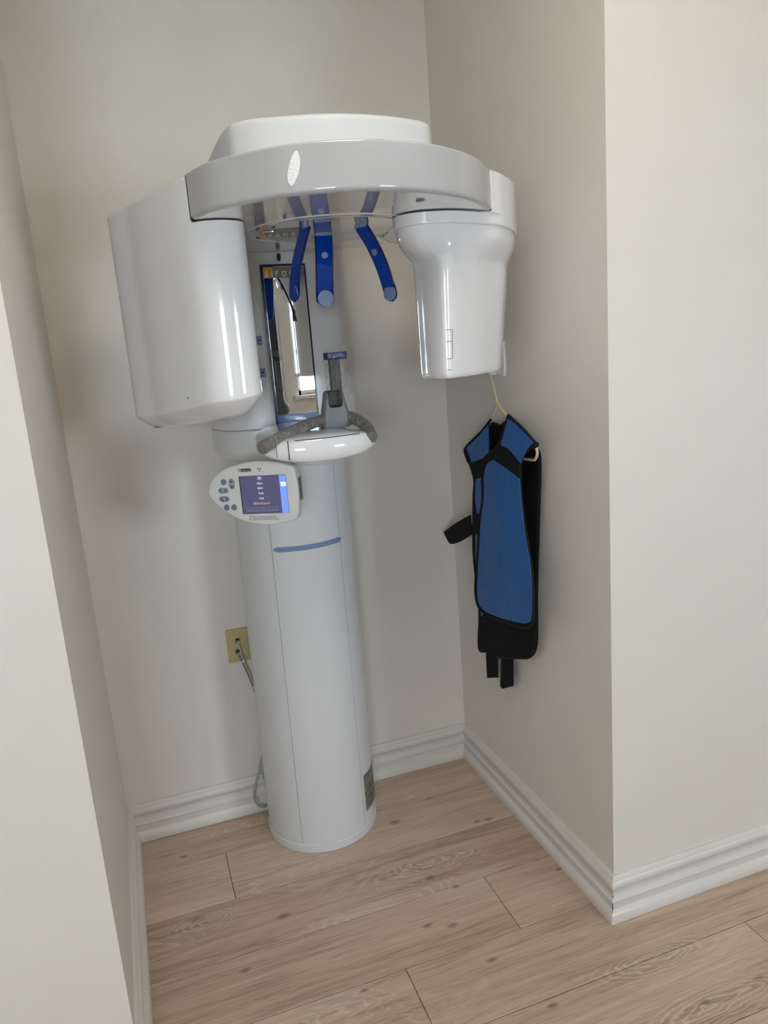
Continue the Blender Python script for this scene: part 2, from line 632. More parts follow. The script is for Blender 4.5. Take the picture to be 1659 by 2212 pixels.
def smoothc(pts, n=6, corners=(), closed=True):
    """Catmull-Rom through pts, straight into the corners"""
    P = [Vector(p) for p in pts]
    N = len(P)
    out = []
    for i in range(N if closed else N - 1):
        p1, p2 = P[i], P[(i + 1) % N]
        p0 = P[i - 1] if (closed or i > 0) else 2 * p1 - p2
        p3 = P[(i + 2) % N] if (closed or i + 2 < N) else 2 * p2 - p1
        if i in corners:
            p0 = 2 * p1 - p2
        if (i + 1) % N in corners:
            p3 = 2 * p2 - p1
        for k in range(n):
            t = k / n
            out.append(0.5 * ((2 * p1) + (p2 - p0) * t + (2 * p0 - 5 * p1 + 4 * p2 - p3) * t * t + (3 * p1 - p0 - 3 * p2 + p3) * t ** 3))
    if not closed:
        out.append(P[-1])
    return [tuple(q) for q in out]


def struct(o):
    o['kind'] = 'structure'
    return o


def tag(o, label, cat, group=None):
    o['label'] = label
    o['category'] = cat
    if group:
        o['group'] = group
    return o


def thing(name, label, cat, loc):
    o = bpy.data.objects.new(name, None)
    o.empty_display_size = 0.05
    o.location = loc
    COL.objects.link(o)
    return tag(o, label, cat)


def piece(o, label):
    o['label'] = label
    return o


# ------------------------------------------------------------------ the room shell
def wall(name, a, b, mat=WALL):
    return struct(MB().box(a, b, mat).build(name, smooth=0))


wall('wall_back', (-0.12, 0.0, 0.0), (W + 0.12, 0.12, H))
SKJ = SK * (DL - 0.12) / DL
struct(MB().prism([(-0.12, -DL + 0.12), (SKJ, -DL + 0.12), (0.0, 0.0), (-0.12, 0.0)], 0.0, H, WALL).build('wall_left', smooth=0))
struct(MB().prism([(XL, -DL), (SK, -DL), (SKJ, -DL + 0.12), (XL, -DL + 0.12)], 0.0, H, WALL).build('wall_front_left', smooth=0))
wall('wall_right', (W, -DR + 0.12, 0.0), (W + 0.12, 0.0, H))
wall('wall_front_right', (W, -DR, 0.0), (XR, -DR + 0.12, H))
wall('wall_room_left', (XL - 0.12, YB, 0.0), (XL, -DL + 0.12, H))
wall('wall_room_right', (XR, YB, 0.0), (XR + 0.12, -DR + 0.12, H))
wall('ceiling', (XL - 0.12, YB - 0.12, H), (XR + 0.12, 0.12, H + 0.1), CEIL)
# far wall of the room with its door, its window and the added left window
DX0, DX1, DZ = 1.24, 2.10, 2.0
m = MB()
holes = sorted([(x0, x1, z0, z1) for x0, x1, z0, z1 in WINS] + [(DX0, DX1, 0.0, DZ)])
xa = XL - 0.12
for x0, x1, z0, z1 in holes:
    m.box((xa, YB - 0.12, 0), (x0, YB, H), WALL)
    if z0 > 0:
        m.box((x0, YB - 0.12, 0), (x1, YB, z0), WALL)
    m.box((x0, YB - 0.12, z1), (x1, YB, H), WALL)
    xa = x1
m.box((xa, YB - 0.12, 0), (XR + 0.12, YB, H), WALL)
struct(m.build('wall_room_back', smooth=0))
door = struct(MB().box((DX0 + 0.005, YB - 0.09, 0.005), (DX1 - 0.005, YB - 0.05, DZ - 0.005), DOORD).build('door_1', smooth=0))
MB().tube([(DX1 - 0.07, YB - 0.05, 1.0), (DX1 - 0.07, YB - 0.01, 1.0), (DX1 - 0.17, YB - 0.01, 1.0)], 0.009, METG).build('door_handle', door)
t = MB()
t.box((DX0 - 0.07, YB, 0), (DX0, YB + 0.018, DZ + 0.07), TRIM)
t.box((DX1, YB, 0), (DX1 + 0.055, YB + 0.018, DZ + 0.07), TRIM)
t.box((DX0, YB, DZ), (DX1, YB + 0.018, DZ + 0.07), TRIM)
struct(t.build('trim_1', smooth=0))
for i, (x0, x1, z0, z1) in enumerate(WINS):
    f = MB()
    for a, b in (((x0, z0), (x0 + 0.04, z1)), ((x1 - 0.04, z0), (x1, z1)), ((x0, z0), (x1, z0 + 0.04)), ((x0, z1 - 0.04), (x1, z1)),
                 ((x0, (z0 + z1) / 2 - 0.03), (x1, (z0 + z1) / 2 + 0.03)), (((x0 + x1) / 2 - 0.012, z0), ((x0 + x1) / 2 + 0.012, z1))):
        f.box((a[0], YB - 0.09, a[1]), (b[0], YB - 0.05, b[1]), TRIM)
    w = struct(f.build('window_%d' % (i + 1), smooth=0))
    MB().box((x0 + 0.04, YB - 0.074, z0 + 0.04), (x1 - 0.04, YB - 0.070, z1 - 0.04), GLASS).build('glass_pane', w, smooth=0)
    MB().box((x0 - 0.05, YB - 0.09, z0 - 0.03), (x1 + 0.05, YB + 0.04, z0), TRIM).build('window_sill', w, smooth=0)

# floor: a dark subfloor carrying separate oak planks
floor = struct(MB().box((XL - 0.12, YB - 0.12, -0.06), (XR + 0.12, 0.12, -0.009), SUBF).build('floor', smooth=0))
PW = 0.2152
JOINT = {0: 0.60, 1: 0.277, 2: 1.36, 3: 0.963, 4: 0.638, 5: 1.495}
PL = 1.524
plank_mesh = {}


def plank(x0, x1, yc):
    L_ = round(x1 - x0, 3)
    if L_ not in plank_mesh:
        c, g = 0.0011, 0.0008
        hx, hy = L_ / 2 - g, PW / 2 - g
        vs = []
        for z, i in ((-0.009, 0), (-c, 0), (0.0, c)):
            vs += [(-hx + i, -hy + i, z), (hx - i, -hy + i, z), (hx - i, hy - i, z), (-hx + i, hy - i, z)]
        fs = [(3, 2, 1, 0), (8, 9, 10, 11)]
        for r in (0, 4):
            fs += [(r + j, r + (j + 1) % 4, r + 4 + (j + 1) % 4, r + 4 + j) for j in range(4)]
        me = bpy.data.meshes.new('plank')
        me.from_pydata(vs, [], fs)
        me.materials.append(WOOD)
        plank_mesh[L_] = me
    o = bpy.data.objects.new('plank', plank_mesh[L_])
    o.location = ((x0 + x1) / 2, yc, 0)
    o.parent = floor
    COL.objects.link(o)


rowk = 0
while True:
    y1 = 0.0172 - PW * rowk
    if y1 < YB:
        break
    yc = y1 - PW / 2
    lo, hi = (0.0, W) if rowk < 4 else (XL, XR)
    j = JOINT.get(rowk, random.uniform(0, PL))
    j -= PL * math.ceil((j - lo) / PL)
    cuts = [lo]
    x = j
    while x < hi - 0.02:
        if x > lo + 0.02:
            cuts.append(x)
        x += PL
    cuts.append(hi)
    for a, b in zip(cuts[:-1], cuts[1:]):
        plank(a, b, yc)
    rowk += 1

# baseboards: one moulded profile (depth from wall, height), mitred at the corners
BP = [(0.0, 0.0), (0.026, 0.0), (0.0265, 0.010), (0.025, 0.019), (0.0215, 0.026), (0.016, 0.030), (0.0135, 0.033), (0.0135, 0.054),
      (0.0165, 0.056), (0.018, 0.059), (0.0165, 0.062), (0.0125, 0.064), (0.010, 0.070), (0.009, 0.078), (0.0095, 0.085), (0.012, 0.090),
      (0.0155, 0.094), (0.0175, 0.099), (0.0175, 0.105), (0.016, 0.110), (0.0135, 0.1135), (0.0125, 0.1145), (0.0125, 0.1175), (0.0105, 0.119),
      (0.0095, 0.1225), (0.007, 0.1262), (0.0, 0.1264)]


def baseboard(name, p, q, nrm, mp, mq):
    """p,q wall-plane ends in plan; nrm out of the wall; mp,mq mitre slopes at the ends"""
    p, q, nrm = Vector(p), Vector(q), Vector(nrm)
    e = (q - p).normalized()
    rings = []
    for P0, mt in ((p, mp), (q, mq)):
        rings.append([(P0.x + nrm.x * d + e.x * mt * d, P0.y + nrm.y * d + e.y * mt * d, z + 0.0006) for d, z in BP])
    return struct(MB().loft(rings, TRIM).build(name, smooth=28))


baseboard('baseboard_back', (0, 0), (W, 0), (0, -1), 1, -1)
baseboard('baseboard_left', (0, 0), (SK, -DL), (DL / math.hypot(DL, SK), SK / math.hypot(DL, SK)), 1, 1)
bbr = baseboard('baseboard_right', (W, 0), (W, -DR), (-1, 0), 1, 1)
baseboard('baseboard_front_left', (SK, -DL), (XL, -DL), (0, -1), -1, 0)
baseboard('baseboard_front_right', (W, -DR), (XR, -DR), (0, -1), -1, 0)
# scraped paint where the two boards meet at the outer corner
cr = MB()
for z0, z1, d in ((0.034, 0.047, 0.0137), (0.050, 0.0545, 0.0138), (0.066, 0.073, 0.0105), (0.0285, 0.0315, 0.0165)):
    cr.box((W - d - 0.0006, -DR - d - 0.0006, z0), (W - d + 0.0011, -DR - d + 0.0011, z1), DIRT)
cr.build('paint_scrape', bbr, smooth=0)

# ceiling light panels (their lamps)
for i, (x, y) in enumerate(((0.60, -1.70), (1.75, -1.60))):
    r_ = thing('ceiling_light', ['flat white ceiling light panel nearest the alcove', 'flat white ceiling light panel before the far window'][i], 'ceiling light', (x, y, H))
    hw = (0.30, 0.12)[i]
    MB().box((x - hw, y - hw, H - 0.012), (x + hw, y + hw, H - 0.0005), TRIM).build('light_frame', r_, smooth=0)
    hw -= 0.03
    MB().box((x - hw, y - hw, H - 0.016), (x + hw, y + hw, H - 0.0125), PANEL).build('diffuser', r_, smooth=0)

# outside: snowy ground seen through the windows
g = MB().box((-14, -40, -0.6), (22, YB - 0.3, -0.4), GROUND).build('ground', smooth=0)
struct(g)

# ------------------------------------------------------------------ the x-ray machine
mach = thing('dental_xray_machine', 'white panoramic dental x-ray machine standing in the alcove on a round column', 'x-ray machine', (0.608, -0.152, 0.0))
ZT, ZB, ZL = 1.860, 1.778, 1.752


# column
def col_plan(cx, r, back=-0.03, n=64):
    pts = []
    c_y = -0.152
    a0 = math.asin((back - c_y) / r)
    for i in range(n + 1):
        a = PI - a0 + (PI + 2 * a0) * i / n
        pts.append((cx + r * math.cos(a), c_y + r * math.sin(a)))
    return pts


c = MB()
rings = []
for z, cx, r in ((0.024, 0.6075, 0.1765), (0.0297, 0.6075, 0.1765), (0.0305, 0.6075, 0.1775), (0.5, 0.6100, 0.1765), (1.27, 0.6135, 0.1735)):
    rings.append([(x, y, z) for x, y in col_plan(cx, r)])
c.loft(rings, COLW)
column = c.build('column', mach)
c = MB()
c.loft([[(x, y, z) for x, y in col_plan(0.607, r)] for z, r in ((0.0008, 0.1785), (0.0265, 0.1797), (0.0285, 0.1780))], COLW)
c.build('base_skirt', column)


def colpt(ang, z, dr=0.0):
    f = min(1, max(0, z / 1.27))
    cx, r = 0.6075 + 0.006 * f, 0.1775 - 0.004 * f
    a = math.radians(ang)
    return Vector((cx + (r + dr) * math.cos(a), -0.152 + (r + dr) * math.sin(a), z))


for ang, mt, w in ((-125.0, SEAML, 0.20), (-54.5, SEAML, 0.10)):
    s = MB()
    s.loft([[colpt(ang - w, z, -0.002), colpt(ang - w, z, 0.0010), colpt(ang + w, z, 0.0010), colpt(ang + w, z, -0.002)] for z in (0.031, 0.5, 1.0, 1.26)], mt)
    s.build('panel_seam', column, smooth=0)
# blue grey accent strip, rounded ends
s = MB()
rings = []
n = 28
for i in range(n + 1):
    t_ = i / n
    ang = -123.5 + 71.0 * t_
    e_ = min(t_, 1 - t_) * n / 2.2
    h = 0.0075 * (1 if e_ >= 1 else math.sqrt(max(0.08, 1 - (1 - e_) ** 2)))
    zc = 0.9785
    rings.append([colpt(ang, zc - h, -0.002), colpt(ang, zc - h, 0.0012), colpt(ang, zc + h, 0.0012), colpt(ang, zc + h, -0.002)])
s.loft(rings, ACC)
piece(s.build('accent_strip', column), 'blue grey accent strip around the column front')
# rating plate
s = MB()


def patch(mb, a0, a1, z0, z1, mat, dr, n=6):
    rr = [[colpt(a0 + (a1 - a0) * i / n, z0, dr), colpt(a0 + (a1 - a0) * i / n, z1, dr)] for i in range(n + 1)]
    mb.loft(rr, mat, False, False, closed=False)


LA0, LA1, LZ0, LZ1 = -50.5, -17.0, 0.074, 0.200
rr = []
for i in range(9):
    a = LA0 + (LA1 - LA0) * i / 8
    rr.append([colpt(a, LZ0, -0.001), colpt(a, LZ0, 0.0009), colpt(a, LZ1, 0.0009), colpt(a, LZ1, -0.001)])
s.loft(rr, LABEL)
patch(s, -49.5, -37, 0.1955, 0.1985, INK, 0.0012)
for (z0, spans) in ((0.187, ((-48, -42), (-40, -36))), (0.180, ((-48, -45), (-43, -38), (-32, -24))), (0.172, ((-49, -47), (-44, -42), (-39, -36.5), (-33, -31))),
                    (0.163, ((-49, -47), (-44, -41.5))), (0.156, ((-46, -24),)), (0.151, ((-46, -22),)), (0.146, ((-46, -28),)), (0.141, ((-46, -24),)), (0.136, ((-46, -34),)),
                    (0.119, ((-45, -22),)), (0.1145, ((-45, -24),)), (0.110, ((-45, -28),)), (0.105, ((-45, -23),)), (0.092, ((-46, -30),)), (0.087, ((-46, -24),)), (0.082, ((-44, -28),))):
    for a0, a1 in spans:
        patch(s, a0, a1, z0, z0 + 0.0022, INK, 0.0012, 3)
for z0, z1, a0, a1 in ((0.098, 0.0992, -47.5, -20), (0.1275, 0.1287, -47.5, -20), (0.098, 0.1287, -47.5, -47.0), (0.098, 0.1287, -20.5, -20), (0.133, 0.139, -49.5, -47.5)):
    patch(s, a0, a1, z0, z1, INK, 0.00125, 4)
piece(s.build('rating_plate', column), 'silver rating plate low on the column right side')

# carriage: the wider lifting part of the column
cp = smoothc([(0.44, -0.03), (0.415, -0.08), (0.4035, -0.17), (0.413, -0.25), (0.452, -0.318), (0.53, -0.344), (0.61, -0.3475), (0.69, -0.3445), (0.766, -0.320), (0.808, -0.25), (0.8165, -0.17),
              (0.806, -0.08), (0.78, -0.03)], 5, corners=(0, 12))
c = MB()
c.prism(cp, 1.3262, 1.853, SATIN, 0.0015, 0.004)
carriage = c.build('carriage', mach)
c = MB()
cp2 = offset(cp if area(cp) > 0 else cp[::-1], -0.0015)
rings = []
for z, d in ((1.2365, 0.050), (1.240, 0.026), (1.247, 0.010), (1.257, 0.002), (1.268, 0.0), (1.3225, 0.0), (1.3252, 0.002)):
    rings.append([(x, y, z) for x, y in offset(cp2, d)])
c.loft(rings, SATIN)
c.build('carriage_skirt', carriage)


# front plane of carriage carries the mirror, turned 2 degrees to the right
def frame_mx(origin, ax, az):
    ax, az = Vector(ax).normalized(), Vector(az).normalized()
    ny = az.cross(ax)
    mm = Matrix((ax, ny, az)).transposed().to_4x4()
    mm.translation = Vector(origin)
    return mm


def face_mx(origin, ax, az):
    """text plane: local x along ax, local y along az, local z out of the face"""
    ax, az = Vector(ax).normalized(), Vector(az).normalized()
    mm = Matrix((ax, az, ax.cross(az))).transposed().to_4x4()
    mm.translation = Vector(origin)
    return mm


th = math.radians(4.0)
MAX = Vector((math.cos(th), math.sin(th), 0))
mmx = face_mx((0.6115, -0.3530, 1.535), MAX, (0, 0, 1))      # local z points to the room
HW, HH = 0.0605, 0.2110


def fbox(mb, x0, x1, y0, y1, z0, z1, mat, mx):
    vs = [mx @ Vector((x, y, z)) for z in (z0, z1) for x, y in ((x0, y0), (x1, y0), (x1, y1), (x0, y1))]
    mb.add(vs, [(3, 2, 1, 0), (4, 5, 6, 7), (0, 1, 5, 4), (1, 2, 6, 5), (2, 3, 7, 6), (3, 0, 4, 7)], mat)


s = MB()
fbox(s, -HW + 0.005, HW - 0.004, -HH + 0.036, HH - 0.005, -0.001, 0.0025, MIRR, mmx)
mirror = s.build('mirror', mach, smooth=0)
s = MB()
fbox(s, -HW, HW, HH - 0.0048, HH, -0.003, 0.0034, FRAME, mmx)
fbox(s, -HW, HW, -HH, -HH + 0.0045, -0.003, 0.0034, FRAME, mmx)
fbox(s, -HW, -HW + 0.0048, -HH + 0.0045, HH - 0.0048, -0.003, 0.0034, FRAME, mmx)
fbox(s, HW - 0.0036, HW, -HH + 0.0045, HH - 0.0048, -0.003, 0.0034, FRAME, mmx)
fbox(s, -HW + 0.006, -HW + 0.0072, -HH + 0.036, HH - 0.03, 0.002, 0.0029, MBAND, mmx)
s.build('mirror_frame', mirror, smooth=0)
s = MB()
fbox(s, -HW + 0.0048, HW - 0.0036, -HH + 0.0045, -HH + 0.036, -0.001, 0.0027, MBAND, mmx)
piece(s.build('lower_band', mirror, smooth=0), 'blue grey band below the mirror')
s = MB()
LY0, LY1 = HH - 0.034, HH - 0.0068
fbox(s, -HW + 0.0072, -HW + 0.031, LY0, LY1, 0.002, 0.0031, LOGOO, mmx)
fbox(s, -HW + 0.031, HW - 0.004, LY0, LY1, 0.002, 0.0031, LOGOG, mmx)
tx = mmx @ Matrix.Translation((0, 0, 0.0034))
for ch, cx_, sz in (('s', -0.0455, 0.031), ('\u0131', -0.0305, 0.031), ('r', -0.0180, 0.031), ('o', 0.0015, 0.031), ('n', 0.0215, 0.031), ('a', 0.0420, 0.031)):
    s.text(ch, sz, tx @ Matrix.Translation((cx_, (LY0 + LY1) / 2 - 0.0015, 0)) @ Matrix.Scale(0.88, 4, (1, 0, 0)), WHITE, align='CENTER')
s.build('logo_plate', mirror, smooth=0)
# small black oval window above the mirror
s = MB()
ov = [(0.0052 * math.cos(2 * PI * i / 24), 0.0105 * math.sin(2 * PI * i / 24)) for i in range(24)]
s.prism(ov, -0.002, 0.0025, BLACK, 0, 0.001, mx=mmx @ Matrix.Translation((-0.0075, 0.2285, 0)))
ov2 = [(0.0030 * math.cos(2 * PI * i / 16), 0.0030 * math.sin(2 * PI * i / 16) - 0.002) for i in range(16)]
s.prism(ov2, 0.0022, 0.0030, DARKG, 0, 0, mx=mmx @ Matrix.Translation((-0.0075, 0.2285, 0)))
piece(s.build('indicator_window', carriage), 'black oval indicator window above the mirror')
# height key pads on the carriage, left of the mirror
for (px, pz) in ((0.5305, 1.5575), (0.5310, 1.4745)):
    s = MB()
    kx = face_mx((px, -0.3440, pz), (1, -0.10, 0), (0, 0, 1))
    rp = smoothc([(-0.0085, -0.0115), (0.0085, -0.0115), (0.0085, 0.0115), (-0.0085, 0.0115)], 1)
    s.prism(rp, -0.004, 0.0035, BTN, 0, 0.0012, mx=kx)
    s.add([kx @ Vector(p) for p in ((-0.004, 0.0005, 0.0037), (0.0042, -0.0022, 0.0037), (0.0042, 0.0036, 0.0037))], [(0, 1, 2)], INK)
    fbox(s, 0.0035, 0.0045, -0.006, 0.0005, 0.0034, 0.0037, WHITE, kx)
    b_ = s.build('height_key', carriage)
    s = MB()
    # shallow moulded track around the key
    tr = [(0.0075 * math.cos(PI * i / 10), 0.028 + 0.0075 * math.sin(PI * i / 10)) for i in range(11)] + [(-0.0075 * math.cos(PI * i / 10), -0.028 - 0.0075 * math.sin(PI * i / 10)) for i in range(11)]
    tp = [kx @ Vector((x, y, 0.0006)) for x, y in tr]
    s.tube(tp + [tp[0]], 0.0005, KTRK, 5)
    s.build('key_track', carriage)

# support arm at the top
cap = smoothc([(0.43, -0.03), (0.426, -0.50), (0.430, -0.755), (0.458, -0.819), (0.522, -0.851), (0.606, -0.874), (0.698, -0.875), (0.800, -0.850), (0.848, -0.812), (0.860, -0.72), (0.845, -0.45),
               (0.82, -0.03)], 6, corners=(0, 1, 11))
MB().prism(cap, 1.8625, 1.957, CAPW, 0.002, 0.010).build('support_arm', mach)

# rotating arm
sl = smoothc([(0.342, -0.828), (0.371, -0.911), (0.409, -0.960), (0.477, -1.025), (0.548, -1.058), (0.626, -1.070), (0.715, -1.057), (0.804, -1.015), (0.882, -0.952), (0.957, -0.860),
              (0.865, -0.845), (0.800, -0.815), (0.792, -0.70), (0.82, -0.55), (0.897, -0.436), (0.83, -0.375), (0.80, -0.3540), (0.60, -0.3540), (0.47, -0.36), (0.44, -0.50), (0.443, -0.62)], 7,
             corners=(0, 9, 12, 13, 14, 15, 16, 17, 18))
a = MB()
ol = sl if area(sl) > 0 else sl[::-1]
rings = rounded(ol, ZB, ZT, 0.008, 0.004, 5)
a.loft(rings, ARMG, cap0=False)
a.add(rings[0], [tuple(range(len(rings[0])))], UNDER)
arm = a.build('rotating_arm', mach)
for (p, q) in (((0.3416, -0.8225), (0.4400, -0.6180)), ((0.9590, -0.8585), (0.868, -0.8428))):  # dark strips standing in for shade in the gaps between arm and housings
    p, q = Vector(p), Vector(q)
    nn = Vector((-(q - p).y, (q - p).x)).normalized() * 0.0015
    e_ = (q - p).normalized() * 0.0015
    MB().prism([tuple(p + e_ - nn), tuple(q - nn), tuple(q + nn), tuple(p + e_ + nn)], ZB + 0.0005, ZT - 0.002, SEAM).build('gap_shade_strip', arm, smooth=0)
# turntable ring under the arm
DC = (0.656, -0.677)
d = MB()
d.lathe([(0.1855, ZB + 0.001), (0.1855, ZB - 0.0004), (0.1845, ZB - 0.0016), (0.1825, ZB - 0.0020), (0.1805, ZB - 0.0016), (0.1795, ZB - 0.0006), (0.166, ZB - 0.0006), (0.1585, ZB - 0.0008), (0.1575, ZB - 0.0014), (0.1560, ZB - 0.0016), (0.1545, ZB - 0.0013), (0.02, ZB - 0.0012)],
        UNDER, 72, center=DC, cap0=False)
d.build('turntable_ring', arm)
# worn patch on the arm front
bva = BVHTree.FromPolygons([v.co for v in arm.data.vertices], [tuple(p.vertices) for p in arm.data.polygons])
sp = MB()
pts = smoothc([(0.5007, 1.8474), (0.5060, 1.8409), (0.5072, 1.8301), (0.5049, 1.8191), (0.4974, 1.8039), (0.4867, 1.7930), (0.4790, 1.7996), (0.4778, 1.8061), (0.4825, 1.8214), (0.4901, 1.8366)], 4)
pc = (sum(p[0] for p in pts) / len(pts), sum(p[1] for p in pts) / len(pts))
rings = []
for k_, lift_ in ((1.0, 0.0002), (0.97, 0.0009), (0.6, 0.0011), (0.25, 0.0011)):
    rg = []
    for u_, w_ in pts:
        co, no, ix, di = bva.find_nearest(Vector((pc[0] + (u_ - pc[0]) * k_, -1.045, pc[1] + (w_ - pc[1]) * k_)))
        nn = Vector((no.x, no.y, 0)).normalized()
        rg.append(co + (nn if nn.y < 0 else -nn) * lift_)
    rings.append(rg)
sp.loft(rings, SCUFF, False, True)
piece(sp.build('worn_patch', arm), 'rough white patch on the arm front')
# screw cover on the underside
MB().lathe([(0.008, ZB + 0.001), (0.008, ZB - 0.002), (0.006, ZB - 0.003)], METG, 20, center=(0.745, -0.985)).build('screw_cover', arm)

# sensor housing at the left
de = [(0.200, -0.395), (0.203, -0.435), (0.236, -0.520), (0.264, -0.616), (0.305, -0.730), (0.324, -0.778), (0.343, -0.812), (0.372, -0.832), (0.408, -0.833), (0.437, -0.815), (0.446, -0.780), (0.428, -0.690),
      (0.385, -0.540), (0.320, -0.415), (0.270, -0.375), (0.222, -0.372)]
dl = smoothc(de, 5, corners=(2,))
dl = dl if area(dl) > 0 else dl[::-1]
h = MB()
rings = []
zb, fr = 1.364, 0.040


def lift(x, y):
    """the underside rises towards the end that faces the patient"""
    k = min(1.0, max(0.0, (-y - 0.40) / 0.42))
    q = min(1.0, max(0.0, (x - 0.33) / 0.12)) * k
    return 0.040 * k ** 1.4 + 0.010 * q * q


for ins, dz in ((0.046, 0.0), (0.036, 0.0040), (0.026, 0.0095), (0.016, 0.0160), (0.008, 0.0225), (0.0022, 0.0282), (0.0006, 0.0302), (0.0001, 0.0318), (0.0, 0.0335)):
    rings.append([(x, y, zb + dz + lift(x, y)) for x, y in offset(dl, ins)])
rings.insert(9, [(x, y, zb + fr + 0.004 + lift(x, y)) for x, y in dl])
rings.append([(x, y, ZB - 0.0022) for x, y in dl])
h.loft(rings, GLOSS)
up_ = clip(dl, (0.3415, -0.8175), (0.4380, -0.617))
h.prism(up_, ZB - 0.0022, ZT, GLOSS, 0, 0.006)
sens = h.build('sensor_housing', mach)
MB().lathe([(0.0017, 0), (0.0017, 0.0012)], INK, 12, mx=face_mx((0.3025, -0.7215, 1.444), (0.34, -0.94, 0), (0, 0, 1))).build('aiming_dot', sens)

# tube housing at the right
U = [(1.000, -0.829), (1.060, -0.766), (1.110, -0.692), (1.143, -0.620), (1.150, -0.545), (1.105, -0.470), (1.0, -0.425)]
yo = smoothc([(0.9605, -0.858)] + U + [(0.8985, -0.4345), (0.8225, -0.55), (0.7945, -0.70), (0.805, -0.811), (0.866, -0.841)], 6, corners=(0, 8, 9, 10, 11, 12))
tu = MB()
tu.prism(yo, ZB - 0.0025, ZT, GLOSS, 0, 0.005)
lip = [(0.802, -0.705), (0.764, -0.780), (0.753, -0.826), (0.764, -0.858), (0.788, -0.878), (0.820, -0.887), (0.856, -0.888), (0.915, -0.872), (0.958, -0.853)] + U + [(0.93, -0.455), (0.865, -0.555)]
tu.prism(smoothc(lip, 6), ZL, ZB - 0.0025, GLOSS, 0.004, 0)
tube = tu.build('tube_housing', mach)
MID = [(0.838, -0.708), (0.8025, -0.787), (0.801, -0.822), (0.803, -0.860), (0.808, -0.886), (0.819, -0.905), (0.842, -0.903), (0.892, -0.872), (0.940, -0.836), (0.995, -0.788), (1.050, -0.735), (1.094, -0.665), (1.120, -0.600), (1.125, -0.535), (1.090, -0.485), (1.01, -0.455), (0.95, -0.475), (0.895, -0.575)]
B0 = [(0.838, -0.708), (0.8025, -0.787), (0.801, -0.822), (0.803, -0.858), (0.808, -0.882), (0.818, -0.899), (0.838, -0.895), (0.884, -0.864), (0.928, -0.830), (0.978, -0.784), (1.026, -0.735), (1.066, -0.670), (1.092, -0.605), (1.095, -0.545), (1.060, -0.505), (1.01, -0.480), (0.95, -0.500), (0.895, -0.580)]


def mixp(A, B, t):
    return [(x0 + (x1 - x0) * t, y0 + (y1 - y0) * t) for (x0, y0), (x1, y1) in zip(A, B)]


lipi = lip[::-1] if area(lip) < 0 else lip
lipi = offset(lipi, 0.005)
if area(lip) < 0:
    lipi = lipi[::-1]
sec = [(1.7525, lipi), (1.742, mixp(lipi, MID, 0.01)), (1.732, mixp(lipi, MID, 0.05)), (1.724, mixp(lipi, MID, 0.12)), (1.712, mixp(lipi, MID, 0.32)), (1.698, mixp(lipi, MID, 0.66)), (1.689, mixp(lipi, MID, 0.90)), (1.684, mixp(lipi, MID, 0.985)), (1.678, MID), (1.66, MID),
       (1.60, mixp(MID, B0, 0.3)), (1.52, mixp(MID, B0, 0.66)), (1.455, B0), (1.4495, B0), (1.4445, mixp(B0, [(x * 0.97 + 0.028, y * 0.97 - 0.021) for x, y in B0], 0.35)), (1.442, [(x * 0.97 + 0.028, y * 0.97 - 0.021) for x, y in B0])]
tb = MB()
rings = []
for z, o_ in sec:
    rings.append([(x, y, z) for x, y in smoothc(o_, 6)])
tb.loft(rings, GLOSS)
head = tb.build('tube_head', tube, smooth=50)

# service cover lines and a scratch on the tube head
bv = BVHTree.FromPolygons([v.co for v in head.data.vertices], [tuple(p.vertices) for p in head.data.polygons])


def on_head(pts, n=6, out=0.0002):
    res = []
    for a_, b_ in zip(pts[:-1], pts[1:]):
        for i in range(n):
            q = Vector(a_).lerp(Vector(b_), i / n)
            co, no, idx, dist = bv.find_nearest(q)
            res.append(co + (q - co).normalized() * out)
    co, no, idx, dist = bv.find_nearest(Vector(pts[-1]))
    res.append(co)
    return res


s = MB()
for ln in (((0.811, -0.918, 1.5412), (0.8344, -0.9040, 1.5417), (0.8337, -0.9045, 1.4821), (0.8102, -0.9182, 1.4833)), ((0.8103, -0.9182, 1.5177), (0.833, -0.905, 1.518)), ((0.8111, -0.9177, 1.4603), (0.8302, -0.9065, 1.4592))):
    s.tube(on_head(ln), 0.0006, SEAM, 5)
s.build('service_cover_joint', tube)
s = MB()
s.tube(on_head(((0.9348, -0.8400, 1.6895), (0.9307, -0.8425, 1.6789), (0.92, -0.8490, 1.6652))), 0.0004, SEAML, 5)
s.build('scratch', tube)

# temple and forehead rests
ZA = ZB - 0.002


def support(name, path, width_dir, hw, pads, label):
    """curved acrylic strip: path of centre points, width direction, pad list"""
    P = smoothc(path, 6, closed=False)
    wd = Vector(width_dir).normalized()
    mbs = MB()
    rim = MB()
    n = len(P)
    rings, rl, rr_ = [], [], []
    for i in range(n):
        p = Vector(P[i])
        t = (Vector(P[min(i + 1, n - 1)]) - Vector(P[max(i - 1, 0)])).normalized()
        w = (wd - t * wd.dot(t)).normalized()
        nn = t.cross(w).normalized()
        k = i / (n - 1)
        hwk = hw * (1 if k < 0.9 else math.sqrt(max(0.03, 1 - ((k - 0.9) / 0.1) ** 2)))
        th_ = 0.0022
        rings.append([p - w * hwk - nn * th_, p + w * hwk - nn * th_, p + w * hwk + nn * th_, p - w * hwk + nn * th_])
        rl.append(p - w * hwk)
        rr_.append(p + w * hwk)
    mbs.loft(rings, ACRY)
    o = mbs.build(name, mach, smooth=60)
    piece(o, label)
    rim.tube(rl + rr_[::-1], 0.0026, ACRE, 6)
    rim.build('rim', o)
    return o, P, wd


